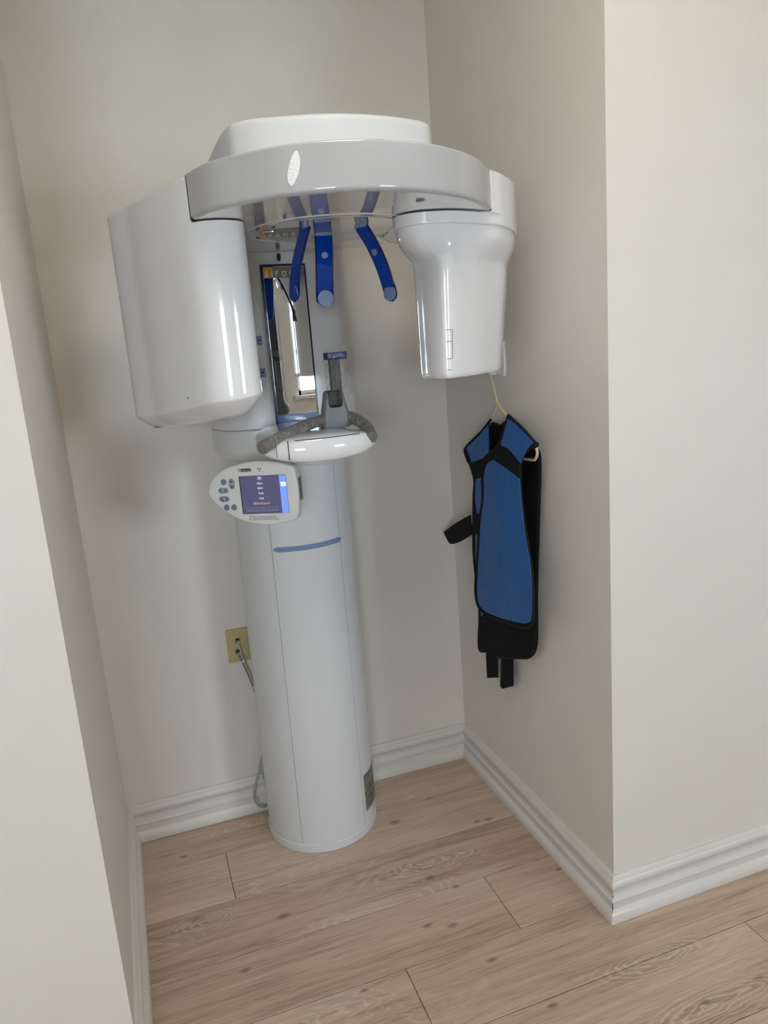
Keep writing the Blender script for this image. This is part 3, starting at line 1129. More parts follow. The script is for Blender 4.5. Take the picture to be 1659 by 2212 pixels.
def disc(parent, name, c_, nrm, r, th_, mat):
    nrm = Vector(nrm).normalized()
    ax = Vector((0, 0, 1)).cross(nrm).normalized()
    mx = face_mx(c_, ax, nrm.cross(ax))
    return MB().lathe([(r, -th_ / 2), (r, th_ / 2), (r * 0.9, th_ / 2 + 0.0006)], mat, 32, mx=mx).build(name, parent)


fo, fP, fw_ = support('forehead_rest', [(0.6545, -0.620, ZA), (0.6535, -0.617, 1.735), (0.650, -0.616, 1.69), (0.6465, -0.618, 1.65), (0.6435, -0.622, 1.6215)], (1, 0, 0), 0.0185, [], 'middle blue acrylic rest facing the room')
disc(fo, 'rest_pad', (0.6448, -0.625, 1.6355), (0, -1, 0.05), 0.0185, 0.007, PADG)
disc(fo, 'rest_screw', (0.6528, -0.6205, 1.731), (0, -1, 0), 0.0075, 0.007, PADG)
lo_, lP, lw_ = support('temple_rest', [(0.588, -0.725, ZA), (0.5745, -0.726, 1.742), (0.562, -0.727, 1.705), (0.5525, -0.727, 1.665), (0.549, -0.726, 1.627)], (-0.32, 0.95, 0), 0.0178, [], 'left blue acrylic rest seen edge on')
disc(lo_, 'rest_pad', (0.5530, -0.726, 1.642), (0.98, 0.16, 0), 0.0175, 0.006, PADG)
ro_, rP, rw_ = support('temple_rest', [(0.7125, -0.722, ZA), (0.7345, -0.722, 1.738), (0.7525, -0.721, 1.697), (0.766, -0.719, 1.655), (0.7735, -0.718, 1.617)], (-0.44, 0.90, 0), 0.0175, [], 'right blue acrylic rest swung outwards')
disc(ro_, 'rest_pad', (0.7690, -0.7205, 1.634), (-0.88, -0.46, 0.12), 0.0175, 0.006, PADG)
disc(ro_, 'rest_screw', (0.7400, -0.722, 1.722), (-0.85, -0.44, -0.30), 0.0075, 0.008, PADG)
for nm, par, (x, y), rot in (('rest_mount', fo, (0.6545, -0.622), 0.0), ('rest_mount', lo_, (0.588, -0.725), 72), ('rest_mount', ro_, (0.7125, -0.722), -64)):
    mxm = Matrix.Translation((x, y, 0)) @ Matrix.Rotation(math.radians(rot), 4, 'Z')
    ell = [(0.0200 * math.cos(2 * PI * i / 28), 0.0075 * math.sin(2 * PI * i / 28)) for i in range(28)]
    MB().prism(ell, ZA - 0.003, ZB - 0.0011, PADG, 0.002, 0, mx=mxm).build(nm, par)

# patient shelf below the mirror
s = MB()
NS = 36
rings = []
for i in range(NS + 1):
    t_ = -1 + 2 * i / NS
    t_ = math.sin(t_ * PI / 2) * 0.9995
    q = math.sqrt(1 - t_ * t_)
    x = 0.5807 + 0.1340 * t_
    yf, yb = -0.7 - 0.070 * q, -0.7 + 0.358 * q
    zbm, ztm = 1.3125 - 0.0365 * q, 1.3144 + 0.028 * q ** 0.8
    ring = []
    for j in range(24):
        a_ = 2 * PI * j / 24
        ca, sa = math.cos(a_), math.sin(a_)
        ex = 0.30
        yy = (yf + yb) / 2 + (yb - yf) / 2 * math.copysign(abs(ca) ** ex, ca)
        zz = (zbm + ztm) / 2 + (ztm - zbm) / 2 * math.copysign(abs(sa) ** ex, sa)
        ring.append((x, yy, zz))
    rings.append(ring)
s.loft(rings, GLOSS)
shelf = s.build('patient_shelf', mach, smooth=60)
# joints in the shelf
s = MB()


def shelf_front(x):
    t_ = (x - 0.5807) / 0.1340
    q = math.sqrt(max(0, 1 - t_ * t_))
    return -0.7 - 0.070 * q, 1.3125 - 0.0365 * q, 1.3144 + 0.028 * q ** 0.8


for x, w in ((0.4966, 0.0009), (0.4723, 0.0005), (0.7044, 0.0005)):
    yf, z0, z1 = shelf_front(x)
    s.box((x - w, yf - 0.0006, z0 + 0.008), (x + w, yf + 0.004, z1 - 0.004), SEAM)
pl = []
for i in range(15):
    x = 0.5111 + 0.1494 * i / 14
    yf, z0, z1 = shelf_front(x)
    pl.append((x, yf + 0.0022, 1.3335))
s.tube(pl, 0.0009, SEAM, 5)
s.build('shelf_joint', shelf)
# neck below the shelf
s = MB()
rings = []
for i in range(9):
    a_ = PI / 2 * i / 8
    rings.append([(0.5923 + 0.080 * math.cos(a_) * math.cos(2 * PI * j / 40), -0.515 + 0.20 * math.cos(a_) * math.sin(2 * PI * j / 40), 1.2882 - 0.043 * math.sin(a_) * 0.999) for j in range(40)])
s.loft(rings, GLOSS, True, True)
s.build('shelf_neck', shelf, smooth=60)

# hand rail with its two grips
rail = smoothc([(0.4431, -0.7550, 1.3269), (0.4658, -0.7380, 1.3342), (0.5093, -0.7060, 1.3446), (0.5659, -0.6630, 1.3554), (0.6071, -0.6380, 1.3606), (0.6413, -0.6300, 1.3636), (0.6709, -0.6380, 1.3616), (0.6884, -0.6680, 1.3519), (0.6954, -0.7030, 1.3391), (0.6920, -0.7380, 1.3220)], 6, closed=False)
hr = MB()
hr.tube(rail, 0.0134, GREY, 20)
hand = hr.build('hand_rail', mach, smooth=60)
for e0, e1 in ((rail[0], rail[2]), (rail[-1], rail[-3])):
    dv = (Vector(e0) - Vector(e1)).normalized()
    p0 = Vector(e0)
    MB().tube([p0 - dv * 0.012, p0 - dv * 0.002, p0 + dv * 0.003, p0 + dv * 0.0065, p0 + dv * 0.0075], [0.0135, 0.0146, 0.0149, 0.0140, 0.0105], GREY, 24).build('end_cap', hand)

# chin bracket on the middle of the rail
s = MB()
rings = []
for z, cx_, hx_, hy_, ex in ((1.3396, 0.6415, 0.0360, 0.0215, 0.40), (1.3433, 0.6415, 0.0370, 0.0229, 0.40), (1.3564, 0.6425, 0.0352, 0.0224, 0.40), (1.3779, 0.6415, 0.0312, 0.0205, 0.40), (1.4031, 0.6412, 0.0254, 0.0187, 0.40), (1.4209, 0.6410, 0.0224, 0.0168, 0.40), (1.4265, 0.6410, 0.0187, 0.014, 0.40)):
    ring = []
    for j in range(32):
        a_ = 2 * PI * j / 32
        ca, sa = math.cos(a_), math.sin(a_)
        ring.append((cx_ + hx_ * math.copysign(abs(ca) ** ex, ca), -0.6299 + hy_ * math.copysign(abs(sa) ** ex, sa), z + (0.004 * ((ca ** 2)) if z < 1.343 else 0)))
    rings.append(ring)
s.loft(rings, METG)
brk = s.build('chin_bracket', mach, smooth=55)
s = MB()
hexp = [(0.0185 * math.cos(PI / 6 + PI / 3 * i) * 1.0, 0.0165 * math.sin(PI / 6 + PI / 3 * i)) for i in range(6)]
s.prism([(0.6403 + x, -0.6458 + y) for x, y in hexp], 1.3952, 1.4279, DARKG, 0.001, 0.004)
s.prism(smoothc([(0.6254, -0.6505), (0.6553, -0.6505), (0.6553, -0.6271), (0.6254, -0.6271)], 4), 1.3868, 1.4003, BLACK, 0.006, 0)
piece(s.build('rest_socket', brk), 'dark grey socket on the chin bracket')
MB().prism(smoothc([(0.6366, -0.6467), (0.6581, -0.6467), (0.6581, -0.6318), (0.6366, -0.6318)], 3), 1.4125, 1.5012, DARKG, 0, 0).build('chin_stem', brk)
s = MB()
s.prism(smoothc([(0.6261, -0.6561), (0.6509, -0.6607), (0.6747, -0.6561), (0.6747, -0.6318), (0.6509, -0.6281), (0.6261, -0.6318)], 5), 1.4975, 1.5140, CHINB, 0.003, 0.003)
piece(s.build('chin_rest', brk), 'dark blue chin rest on top of the stem')

# control panel hanging from the shelf
pa = math.radians(30)
PU = Vector((math.cos(pa), -math.sin(pa), 0))
PO = Vector((0.4648, -0.57, 1.1929))
pmx = face_mx(PO, PU, (0, 0, 1))
out = [(-0.1466, 0.0077), (-0.1367, 0.0337), (-0.1186, 0.0517), (-0.0933, 0.0655), (-0.0530, 0.0766), (-0.0142, 0.0800), (0.0235, 0.0770), (0.0513, 0.0714), (0.0697, 0.0656), (0.0786, 0.0580), (0.0833, 0.0339), (0.0845, 0.0063), (0.0831, -0.0235), (0.0768, -0.0600),
       (0.0680, -0.0690), (0.0450, -0.0745), (0.0058, -0.0800), (-0.0327, -0.0760), (-0.0686, -0.0653), (-0.0982, -0.0491), (-0.1196, -0.0313), (-0.1371, -0.0135)]
s = MB()
s.prism(smoothc(out, 4), -0.042, 0.0, PADSH, 0.014, 0.005, mx=pmx)
pad = s.build('control_panel', mach)
MB().tube([pmx @ Vector((0.0, 0.03, -0.035)), pmx @ Vector((0.0, 0.045, -0.075)), Vector((0.545, -0.480, 1.2600))], 0.020, SATIN, 16).build('panel_arm', pad)
s = MB()
fbox(s, -0.0617, 0.0574, -0.0494, 0.0443, -0.001, 0.0007, BLACK, pmx)
fbox(s, -0.0595, 0.0402, -0.0480, 0.0432, 0.0005, 0.0010, SCR_D, pmx)
fbox(s, 0.0402, 0.0568, -0.0490, 0.0432, 0.0005, 0.0010, SCR_B, pmx)
for (x0, x1) in ((0.0432, 0.0493), (0.0502, 0.0562)):
    for (y0, y1) in ((0.0168, 0.0214), (0.0222, 0.0268)):
        fbox(s, x0, x1, y0, y1, 0.0009, 0.0014, SCR_W, pmx)
fbox(s, -0.0595, 0.0402, -0.0348, -0.0344, 0.0009, 0.0012, SCR_G, pmx)
tz = pmx @ Matrix.Translation((0, 0, 0.0016))
for body, size, (x, y), mt in (('3D', 0.0092, (-0.0089, 0.0383), SCR_W), ('VOL1', 0.0068, (-0.0091, 0.0253), SCR_W), ('85kV', 0.0066, (-0.0095, 0.0136), SCR_W), ('7mA', 0.0066, (-0.0090, 0.0010), SCR_W),
                               ('14.2s', 0.0066, (-0.0096, -0.0114), SCR_W), ('806mGycm\u00b2', 0.0086, (-0.0094, -0.0238), SCR_O), ('H320: R button, confirm exposure data', 0.0051, (-0.0098, -0.0410), SCR_G)):
    s.text(body, size, tz @ Matrix.Translation((x, y, 0)), mt, align='CENTER')
piece(s.build('display', pad, smooth=0), 'lit colour display with exposure values')
# logo, radiation mark, led and warning print
s = MB()
fbox(s, -0.0622, -0.0545, 0.0552, 0.0630, -0.001, 0.0005, LOGOO, pmx)
fbox(s, -0.0545, -0.0290, 0.0552, 0.0630, -0.001, 0.0005, DARKG, pmx)
tl = pmx @ Matrix.Translation((0, 0, 0.0008))
for ch, x in (('s', -0.0597), ('\u0131', -0.0563), ('r', -0.0520), ('o', -0.0462), ('n', -0.0396), ('a', -0.0328)):
    s.text(ch, 0.0085, tl @ Matrix.Translation((x, 0.0588, 0)), WHITE, align='CENTER')
s.build('panel_logo', pad, smooth=0)
s = MB()
rc = Vector((-0.0070, 0.0600, 0.0006))
for k in range(6):
    a0 = math.radians(60 * k)
    if k % 2 == 0:
        vs = [pmx @ (rc + Vector((r * math.cos(a0 + b), r * math.sin(a0 + b), 0))) for r, b in ((0.0014, 0), (0.0052, 0), (0.0052, math.radians(30)), (0.0052, math.radians(60)), (0.0014, math.radians(60)))]
        s.add(vs, [(0, 1, 2, 3, 4)], RADY if k else RADO)
s.add([pmx @ (rc + Vector((0.0009 * math.cos(2 * PI * i / 10), 0.0009 * math.sin(2 * PI * i / 10), 0))) for i in range(10)], [tuple(range(10))], RADO)
s.build('radiation_mark', pad, smooth=0)
MB().lathe([(0.0011, 0), (0.0011, 0.0012)], WHITE, 10, mx=pmx @ Matrix.Translation((0.0240, 0.0601, 0))).build('indicator_lamp', pad)
s = MB()
for body, y, sz in (('WARNING: This x-ray unit may be dangerous to patient', -0.0565, 0.0037), ('AND OPERATOR UNLESS SAFE EXPOSURE FACTORS,', -0.0605, 0.0034), ('INSTRUCTIONS AND MAINTENANCE SCHEDULES ARE OBSERVED.', -0.0640, 0.0030)):
    s.text(body, sz, pmx @ Matrix.Translation((-0.0475, y, 0.0006)) @ Matrix.Scale(0.86, 4, (1, 0, 0)), INK)
s.text('\u2022', 0.008, pmx @ Matrix.Translation((0.0255, -0.0665, 0.0006)), INK)
s.build('warning_print', pad, smooth=0)
s = MB()
smx = face_mx(PO + PU * 0.0846 + Vector((0, 0, 0.008)), Vector((math.sin(pa), math.cos(pa), 0)), (0, 0, 1))
fbox(s, 0.008, 0.032, -0.030, 0.026, -0.004, 0.0008, LABEL, smx)
for k in range(6):
    fbox(s, 0.010, 0.030 - 0.004 * (k % 3), 0.019 - 0.0075 * k, 0.0205 - 0.0075 * k, 0.0006, 0.0011, INK, smx)
piece(s.build('side_label', pad, smooth=0), 'small grey label on the panel side')


# keypad buttons
def key(outline, c_, marks):
    s = MB()
    s.prism(outline, -0.001, 0.0012, KEYS, 0, 0.0005, mx=pmx @ Matrix.Translation((c_[0], c_[1], 0)))
    for mk in marks:
        s.add([pmx @ Vector((c_[0] + x, c_[1] + y, 0.0015)) for x, y in mk], [tuple(range(len(mk)))], INK)
    s.build('key', pad)


circ = [(0.0076 * math.cos(2 * PI * i / 24), 0.0080 * math.sin(2 * PI * i / 24)) for i in range(24)]


def half(kind, r=0.0075, l=0.0125):
    p = []
    for i in range(13):
        a_ = PI * i / 12
        x, y = r * math.cos(a_), l * math.sin(a_) ** 0.8
        p.append({'up': (x, y), 'down': (x, -y), 'left': (-y, x), 'right': (y, x)}[kind])
    return p


def rect(x0, y0, x1, y1):
    return [(x0, y0), (x1, y0), (x1, y1), (x0, y1)]


def arc(r, a0, a1, w, cx_=0, cy_=0, n=10):
    o1 = [(cx_ + r * math.cos(math.radians(a0 + (a1 - a0) * i / n)), cy_ + r * math.sin(math.radians(a0 + (a1 - a0) * i / n))) for i in range(n + 1)]
    o2 = [(cx_ + (r - w) * math.cos(math.radians(a0 + (a1 - a0) * i / n)), cy_ + (r - w) * math.sin(math.radians(a0 + (a1 - a0) * i / n))) for i in range(n + 1)]
    return [[o1[i], o1[i + 1], o2[i + 1], o2[i]] for i in range(n)]


key(circ, (-0.1019, 0.0322), [rect(-0.0048, -0.0005, -0.0012, 0.0005), rect(0.0012, -0.0005, 0.0048, 0.0005), rect(-0.0005, -0.0048, 0.0005, -0.0014), rect(-0.0005, 0.0012, 0.0005, 0.0040)] + arc(0.0030, 0, 180, 0.0006))
key(half('up'), (-0.0821, 0.0276), [[(-0.0020, 0.0035), (0.0020, 0.0035), (0.0, 0.0085)]])
key(half('down'), (-0.0819, 0.0258), [[(-0.0020, -0.0050), (0.0, -0.0105), (0.0020, -0.0050)]])
key(half('left'), (-0.1063, 0.0110), [[(-0.0105, 0.0015), (-0.0082, 0.0045), (-0.0072, 0.0040), (-0.0095, 0.0012)]] + arc(0.0030, 60, 290, 0.0007, -0.0045, -0.001))
key(half('right'), (-0.1048, 0.0108), [[(0.0015, 0.0045), (0.0025, 0.0015), (0.0032, 0.0018), (0.0022, 0.0048)]] + arc(0.0032, 40, 290, 0.0007, 0.0065, -0.0005))
key(half('left'), (-0.1065, -0.0102), [[(-0.0105, 0.0005), (-0.0088, 0.0040), (-0.0075, 0.0040), (-0.0096, 0.0004)], rect(-0.0062, -0.0016, -0.0036, -0.0006)] + arc(0.0032, 0, 360, 0.0007, -0.005, -0.0012))
key(half('right'), (-0.1049, -0.0102), [[(0.0015, 0.0035), (0.0035, -0.0005), (0.0042, -0.0002), (0.0025, 0.0038)], rect(0.0044, -0.0012, 0.0072, -0.0003), [(0.0085, 0.0040), (0.0075, 0.0), (0.0083, 0.0), (0.0096, 0.0038)]] + arc(0.0032, 180, 360, 0.0007, 0.006, -0.0002))
key(circ, (-0.1020, -0.0315), arc(0.0044, 0, 360, 0.0008) + [rect(-0.0016, 0.0012, 0.0016, 0.0020), rect(-0.0004, -0.0028, 0.0004, 0.0014)])
key(circ, (-0.0827, -0.0318), arc(0.0044, 0, 300, 0.0008) + [rect(-0.0018, -0.0022, -0.0010, 0.0022), rect(-0.0012, 0.0014, 0.0012, 0.0022), rect(-0.0012, -0.0004, 0.0012, 0.0003), rect(0.0010, -0.0022, 0.0018, 0.0014)])

# clear plastic sleeves
s = MB()
NZ, NT = 40, 48
rings = []
for i in range(NZ + 1):
    z = 1.408 + 0.097 * i / NZ
    ring = []
    for j in range(NT):
        a_ = 2 * PI * j / NT
        nv = noise.noise(Vector((math.cos(a_) * 1.6, math.sin(a_) * 1.6, z * 62)))
        nv2 = noise.noise(Vector((math.cos(a_) * 3.6 + 9, math.sin(a_) * 3.6, z * 130)))
        ex = 0.0205 + 0.0075 * nv + 0.0055 * nv2
        if z < 1.430:
            ex += 0.006 * (1.430 - z) / 0.022
        ring.append((0.6498 + ex * 1.2 * math.cos(a_) * (1 - 0.10 * (z > 1.499)), -0.6411 + ex * 0.85 * math.sin(a_), z + 0.002 * nv2))
    rings.append(ring)
s.loft(rings, FILM, False, False)
# bag top drawn over the chin rest, with one corner standing up
top0 = [(0.6278, -0.6607, 1.5012), (0.6559, -0.6654, 1.5002), (0.6825, -0.6607, 1.5002), (0.6825, -0.6271, 1.5012), (0.6559, -0.6234, 1.5012), (0.6278, -0.6271, 1.5012)]
top1 = [(0.6283, -0.6598, 1.5147), (0.6559, -0.664, 1.5231), (0.6806, -0.6463, 1.5325), (0.6806, -0.6435, 1.5325), (0.6559, -0.6253, 1.5231), (0.6283, -0.6281, 1.5147)]
s.loft([top0, top1], FILM, False, True)
tag(s.build('plastic_sleeve', smooth=25), 'clear crumpled plastic sleeve over the chin rest stem', 'plastic cover')


def grip_film(i0, i1, r, seed, label):
    P = [Vector(p) for p in rail[i0:i1]]
    path, rad = [], []
    rings = []
    n = len(P)
    for i in range(n):
        t = (P[min(i + 1, n - 1)] - P[max(i - 1, 0)]).normalized()
        nn = (Vector((0, 0, 1)) - t * t.z).normalized()
        bi = t.cross(nn)
        ring = []
        for j in range(36):
            a_ = 2 * PI * j / 36
            nv = noise.noise(Vector((math.cos(a_) * 2.2 + seed, math.sin(a_) * 2.2, i * 0.75)))
            rr2 = r + 0.0016 * nv
            if -2.2 < a_ - 1.5 * PI < -0.9:
                rr2 += 0.0035 * max(0, nv)
            ring.append(P[i] + (nn * math.cos(a_) + bi * math.sin(a_)) * rr2)
        rings.append(ring)
    mb = MB()
    mb.loft(rings, GRIPF, False, False)
    tag(mb.build('plastic_sleeve', smooth=40), label, 'plastic cover')


grip_film(3, 21, 0.0150, 1.0, 'clear plastic film wrapped around the left grip of the rail')
grip_film(36, 52, 0.0152, 8.0, 'clear plastic film wrapped around the right grip of the rail')

# ------------------------------------------------------------------ wall plate and cables
plate = thing('wall_plate', 'ivory data outlet plate low on the back wall left of the column', 'outlet', (0.4144, 0.0, 0.5444))
s = MB()
pmw = frame_mx((0, 0, 0), (1, 0, 0), (0, 0, 1))
x0, z0 = 0.3794, 0.5444
po = smoothc([(x0, z0), (x0 + 0.07, z0), (x0 + 0.07, z0 + 0.1145), (x0, z0 + 0.1145)], 1)
wmx = face_mx((0, 0, 0), (1, 0, 0), (0, 0, 1))
s.prism(po, 0.0003, 0.0060, IVORY, 0, 0.0035, mx=wmx)
s.build('cover', plate)
for jx, jz in ((0.4150, 0.6185), (0.4125, 0.5805)):
    s = MB()
    fbox(s, jx - 0.0068, jx + 0.0068, jz - 0.0075, jz + 0.0075, 0.0040, 0.0066, BLACK, wmx)
    s.build('socket', plate, smooth=0)
for sx, sz_ in ((0.4155, 0.6415), (0.4125, 0.5610)):
    MB().lathe([(0.0030, 0.005), (0.0030, 0.0064), (0.0022, 0.0069)], IVORY, 14, mx=wmx @ Matrix.Translation((sx, sz_, 0))).build('screw', plate)

cab = thing('network_cable', 'beige network cable plugged into the upper socket of the ivory plate', 'cable', (0.4150, -0.006, 0.6185))
MB().box((0.4105, -0.022, 0.6115), (0.4195, -0.0067, 0.6205), BEIGEC).build('plug', cab, smooth=0)
MB().tube(smoothc([(0.415, -0.016, 0.616), (0.4165, -0.030, 0.604), (0.4185, -0.036, 0.575), (0.4235, -0.036, 0.553), (0.4345, -0.036, 0.515), (0.4435, -0.036, 0.478), (0.4525, -0.036, 0.440), (0.459, -0.033, 0.40), (0.466, -0.024, 0.32), (0.476, -0.014, 0.20)], 5, closed=False), 0.0026, BEIGEC, 8).build('cord', cab)
cab = thing('network_cable', 'darker network cable plugged into the lower socket of the ivory plate', 'cable', (0.4125, -0.006, 0.5805))
MB().box((0.4085, -0.022, 0.5715), (0.4170, -0.0067, 0.5805), CORD).build('plug', cab, smooth=0)
MB().tube(smoothc([(0.413, -0.016, 0.577), (0.4145, -0.028, 0.568), (0.4190, -0.032, 0.552), (0.4300, -0.032, 0.515), (0.4390, -0.032, 0.478), (0.4480, -0.032, 0.440), (0.4535, -0.028, 0.40), (0.461, -0.018, 0.32), (0.470, -0.010, 0.20)], 5, closed=False), 0.0030, GREY, 8).build('cord', cab)
tag(MB().tube([(0.4195, -0.034, 0.5585), (0.4235, -0.034, 0.5560)], 0.0068, WHITE, 12).build('cable_tie'), 'white cable tie around both network cables just below the plate', 'cable tie', 'cable ties on the network cables')
tag(MB().tube([(0.4440, -0.034, 0.4620), (0.4475, -0.034, 0.4585)], 0.0065, WHITE, 12).build('cable_tie'), 'white cable tie around both network cables beside the column edge', 'cable tie', 'cable ties on the network cables')
# mains lead looping behind the column
ml = smoothc([(0.480, -0.0250, 0.26), (0.444, -0.034, 0.205), (0.424, -0.046, 0.152), (0.408, -0.050, 0.115), (0.4005, -0.052, 0.075), (0.409, -0.052, 0.046), (0.426, -0.046, 0.030), (0.452, -0.030, 0.024), (0.50, -0.0285, 0.05)], 6, closed=False)
tag(MB().tube(ml, 0.0040, CORD, 10).build('power_cord'), 'grey power cord looping out from behind the column base', 'cord')
ml = smoothc([(0.475, -0.024, 0.22), (0.449, -0.030, 0.175), (0.441, -0.030, 0.138), (0.446, -0.030, 0.115), (0.462, -0.024, 0.095), (0.49, -0.024, 0.08)], 6, closed=False)
tag(MB().tube(ml, 0.0035, CORD, 10).build('power_cord'), 'short grey cord tucked close against the column inside the larger loop', 'cord')

# ------------------------------------------------------------------ hook, hanger and lead apron on the right wall
hk = thing('adhesive_hook', 'white adhesive hook on the right alcove wall', 'hook', (W, -0.405, 1.46))
s = MB()
hmx = face_mx((W, -0.408, 1.462), (0, -1, 0), (0, 0, 1))          # local x toward the room, z out of the wall
s.prism(smoothc([(-0.022, -0.044), (0.0, -0.0475), (0.022, -0.044), (0.021, 0.046), (-0.021, 0.046)], 3, corners=(3, 4)), 0.0004, 0.007, HOOKW, 0, 0.003, mx=hmx)
s.build('hook_plate', hk)
s = MB()
s.tube(smoothc([(W - 0.005, -0.402, 1.500), (W - 0.010, -0.402, 1.465), (W - 0.012, -0.402, 1.432), (W - 0.022, -0.402, 1.421), (W - 0.036, -0.402, 1.424), (W - 0.044, -0.402, 1.438)], 5, closed=False), [0.0065] * 20 + [0.0055] * 6, HOOKW, 10)
s.build('hook_arm', hk)

hg = thing('clothes_hanger', 'cream plastic clothes hanger on the white hook carrying the apron', 'hanger', (1.178, -0.412, 1.43))
HX = 1.166
s = MB()
s.tube(smoothc([(1.1765, -0.438, 1.4200), (1.1770, -0.431, 1.4335), (1.1760, -0.417, 1.4400), (1.1755, -0.400, 1.4370), (1.1745, -0.3950, 1.4260), (1.172, -0.405, 1.409), (1.169, -0.422, 1.392), (HX, -0.4395, 1.362), (HX, -0.446, 1.340)], 5, closed=False), 0.0032, CREAM, 8)
s.build('hanger_hook', hg)
s = MB()
s.tube(smoothc([(HX, -0.446, 1.340), (HX, -0.492, 1.3115), (HX, -0.575, 1.274), (HX, -0.638, 1.245), (HX, -0.653, 1.2320), (HX, -0.657, 1.2170), (HX, -0.648, 1.2025), (HX, -0.630, 1.1975), (HX, -0.52, 1.1920), (HX, -0.36, 1.180), (HX, -0.27, 1.173), (HX, -0.258, 1.182), (HX, -0.265, 1.197), (HX, -0.33, 1.238), (HX, -0.405, 1.286), (HX, -0.446, 1.328), (HX, -0.452, 1.336)], 5, closed=False), 0.0040, CREAM, 8)
s.build('hanger_frame', hg)

ap = thing('lead_apron', 'blue and black lead apron hanging from the hanger on the right wall', 'apron', (1.15, -0.47, 1.0))
KY, KZ = 1.86, -0.33


def sheet(name, poly, xf, parent, mat, th_=0.004, grid=0.018, n=4, corners=(), binding=None, wav=0.0, seed=0.0, fixed=1.13):
    """cloth panel: outline measured at x=fixed, laid on the surface x = xf(y, z)"""
    ol = smoothc(poly, n, corners=corners)
    pts = [Vector(p[:2]) for p in ol]
    nb = len(pts)
    ys, zs = [p[0] for p in pts], [p[1] for p in pts]
    extra = []
    y = min(ys) + grid / 2
    while y < max(ys):
        z = min(zs) + grid / 2
        while z < max(zs):
            q = Vector((y, z))
            if inside(q, pts) and min((q - p).length for p in pts) > grid * 0.45:
                extra.append(q)
            z += grid
        y += grid
    vs, es, fs, ov, oe, of = delaunay_2d_cdt(pts + extra, [(i, (i + 1) % nb) for i in range(nb)], [], 1, 1e-6)
    P = []
    for v in vs:
        x = xf(v.x, v.y) + wav * noise.noise(Vector((v.x * 9 + seed, v.y * 7, seed)))
        P.append(Vector((x, v.x + KY * (x - fixed), v.y + KZ * (x - fixed))))
    nv = len(P)
    cnt = {}
    for f in fs:
        for i in range(3):
            e_ = (f[i], f[(i + 1) % 3])
            cnt[e_] = cnt.get(e_, 0) + 1
    faces = [tuple(f) for f in fs] + [tuple(nv + k for k in reversed(f)) for f in fs]
    for e_ in list(cnt):
        if (e_[1], e_[0]) not in cnt:
            faces.append((e_[1], e_[0], nv + e_[0], nv + e_[1]))
    mb = MB()
    mb.add(P + [p + Vector((th_, 0.0, 0)) for p in P], faces, mat)
    o = mb.build(name, parent, smooth=50)
    if binding:
        path = []
        for v in ol:
            x = xf(v[0], v[1]) + wav * noise.noise(Vector((v[0] * 9 + seed, v[1] * 7, seed))) + th_ * 0.4
            path.append((x, v[0] + KY * (x - fixed), v[1] + KZ * (x - fixed)))
        b_ = MB()
        b_.tube(path + path[:2], binding, BIND, 6)
        b_.build('binding', o)
    return o


def inside(q, P):
    r_ = False
    n_ = len(P)
    for i in range(n_):
        a_, b_ = P[i], P[(i + 1) % n_]
        if (a_.y > q.y) != (b_.y > q.y) and q.x < (b_.x - a_.x) * (q.y - a_.y) / (b_.y - a_.y) + a_.x:
            r_ = not r_
    return r_


def ridge(y):          # shoulder line of the hanger in the measured frame
    return 1.335 - 0.0 if False else (1.345 + (y + 0.50) * 0.52 if y < -0.50 else 1.345 - (y + 0.50) * 0.62)


def x_back(y, z):
    return 1.1780 - 0.004 * math.sin((z - 0.5) * 4.5)


def x_front(base, bulge=0.012):
    def f(y, z):
        k = min(1.0, max(0.0, (z - 1.13) / 0.17))
        b = base - bulge * math.exp(-((z - 0.95) / 0.22) ** 2) * (0.6 + 0.4 * math.cos((y + 0.48) * 9))
        return b + (1.150 - base) * k * k
    return f


# back panel, hangs lowest
bk = sheet('back_panel', [(-0.335, 1.262), (-0.395, 1.275), (-0.43, 1.271), (-0.470, 1.286), (-0.52, 1.277), (-0.612, 1.232), (-0.640, 1.200), (-0.630, 1.09), (-0.618, 0.985), (-0.600, 0.822), (-0.594, 0.712), (-0.586, 0.655), (-0.552, 0.609), (-0.46, 0.570), (-0.385, 0.545), (-0.357, 0.532),
                      (-0.272, 0.517), (-0.216, 0.502), (-0.214, 0.55), (-0.228, 0.62), (-0.240, 0.80), (-0.25, 1.0), (-0.235, 1.14), (-0.230, 1.19)], x_back, ap, BLKF, 0.006, 0.03, binding=0.0040, wav=0.004, seed=2.0, fixed=1.182)
# straps at the hem
for poly, sd in (([(-0.262, 0.530), (-0.261, 0.420), (-0.340, 0.456), (-0.343, 0.560)], 1.0), ([(-0.378, 0.565), (-0.354, 0.432), (-0.367, 0.428), (-0.440, 0.468), (-0.447, 0.585)], 4.0)):
    sheet('strap', poly, lambda y, z: 1.1790, ap, BLKF, 0.003, 0.03, n=2, corners=tuple(range(len(poly))), wav=0.004, seed=sd, fixed=1.182)
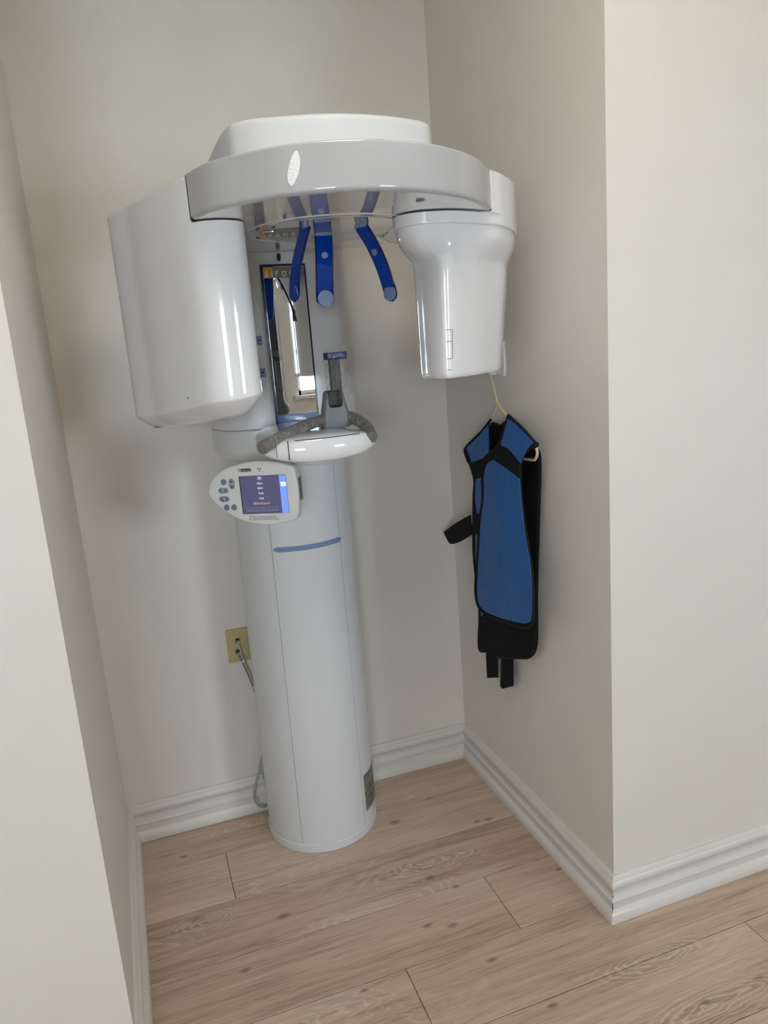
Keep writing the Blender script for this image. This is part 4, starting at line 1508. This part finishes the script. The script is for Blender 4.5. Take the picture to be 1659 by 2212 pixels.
# far front panel
FL = x_front(1.146)
fl = sheet('far_front_panel', [(-0.457, 1.297), (-0.400, 1.262), (-0.290, 1.205), (-0.272, 1.186), (-0.290, 1.160), (-0.308, 1.146), (-0.331, 1.105), (-0.322, 1.06), (-0.314, 1.005), (-0.300, 0.877), (-0.306, 0.79), (-0.316, 0.725), (-0.330, 0.652), (-0.350, 0.655), (-0.38, 0.69), (-0.44, 0.72), (-0.50, 0.80), (-0.50, 1.0), (-0.47, 1.14), (-0.436, 1.19), (-0.440, 1.276)],
           FL, ap, BLKF, 0.004, 0.022, binding=0.0036, wav=0.003, seed=6.0, corners=(0,), fixed=1.138)
FLb = lambda y, z: FL(y, z) - 0.0035
sheet('fabric_panel', [(-0.437, 1.279), (-0.362, 1.236), (-0.288, 1.199), (-0.318, 1.157), (-0.434, 1.189)], FLb, fl, BLUEF, 0.003, 0.014, n=4, corners=(0, 2, 3, 4), wav=0.003, seed=6.0, fixed=1.138)
sheet('fabric_panel', [(-0.340, 1.108), (-0.385, 1.122), (-0.385, 1.055), (-0.380, 1.010), (-0.338, 1.003), (-0.331, 1.05)], FLb, fl, BLUEF, 0.003, 0.014, n=3, corners=(0, 1, 3, 4), wav=0.003, seed=6.0, fixed=1.138)
sheet('fabric_panel', [(-0.322, 0.935), (-0.375, 0.935), (-0.40, 0.80), (-0.395, 0.70), (-0.345, 0.678), (-0.330, 0.668), (-0.320, 0.72), (-0.312, 0.79), (-0.313, 0.86)], FLb, fl, BLUEF, 0.003, 0.016, n=3, corners=(0, 1), wav=0.003, seed=6.0, fixed=1.138)
# near front panel, overlapping it
FR = x_front(1.130)
nr = sheet('near_front_panel', [(-0.577, 1.318), (-0.560, 1.292), (-0.515, 1.231), (-0.436, 1.190), (-0.406, 1.145), (-0.401, 1.06), (-0.377, 1.0), (-0.351, 0.89), (-0.322, 0.78), (-0.318, 0.732), (-0.336, 0.702), (-0.389, 0.694), (-0.474, 0.705), (-0.585, 0.725), (-0.640, 0.738), (-0.668, 0.768), (-0.674, 0.81), (-0.673, 0.91), (-0.643, 1.03), (-0.631, 1.10), (-0.629, 1.160),
                          (-0.636, 1.196), (-0.662, 1.226), (-0.722, 1.250), (-0.705, 1.259), (-0.645, 1.290)], FR, ap, BLKF, 0.004, 0.02, binding=0.0042, wav=0.004, seed=11.0, corners=(0,), fixed=1.13)
FRb = lambda y, z: FR(y, z) - 0.0038
sheet('fabric_panel', [(-0.573, 1.309), (-0.640, 1.283), (-0.700, 1.254), (-0.664, 1.230), (-0.640, 1.204), (-0.632, 1.192), (-0.575, 1.222), (-0.525, 1.231)], FRb, nr, BLUEF, 0.003, 0.014, n=4, corners=(0, 2, 5, 7), wav=0.004, seed=11.0, fixed=1.13)
sheet('fabric_panel', [(-0.478, 1.184), (-0.545, 1.170), (-0.620, 1.151), (-0.624, 1.10), (-0.635, 1.028), (-0.664, 0.912), (-0.664, 0.812), (-0.657, 0.772), (-0.632, 0.752), (-0.580, 0.737), (-0.474, 0.716), (-0.389, 0.706), (-0.345, 0.712), (-0.331, 0.735), (-0.334, 0.78), (-0.358, 0.89), (-0.384, 1.0), (-0.410, 1.07), (-0.415, 1.13), (-0.440, 1.168)], FRb, nr, BLUEF, 0.003, 0.014, n=4, corners=(0, 2), wav=0.004, seed=11.0, fixed=1.13)
# loose fastening strap sticking out to the far side
sheet('strap', [(-0.275, 0.985), (-0.17, 0.940), (-0.052, 0.882), (-0.080, 0.862), (-0.110, 0.853), (-0.18, 0.876), (-0.280, 0.922)], lambda y, z: 1.145, ap, BLKF, 0.003, 0.03, n=4, corners=(0, 2, 6), wav=0.002, seed=3.0, fixed=1.145)
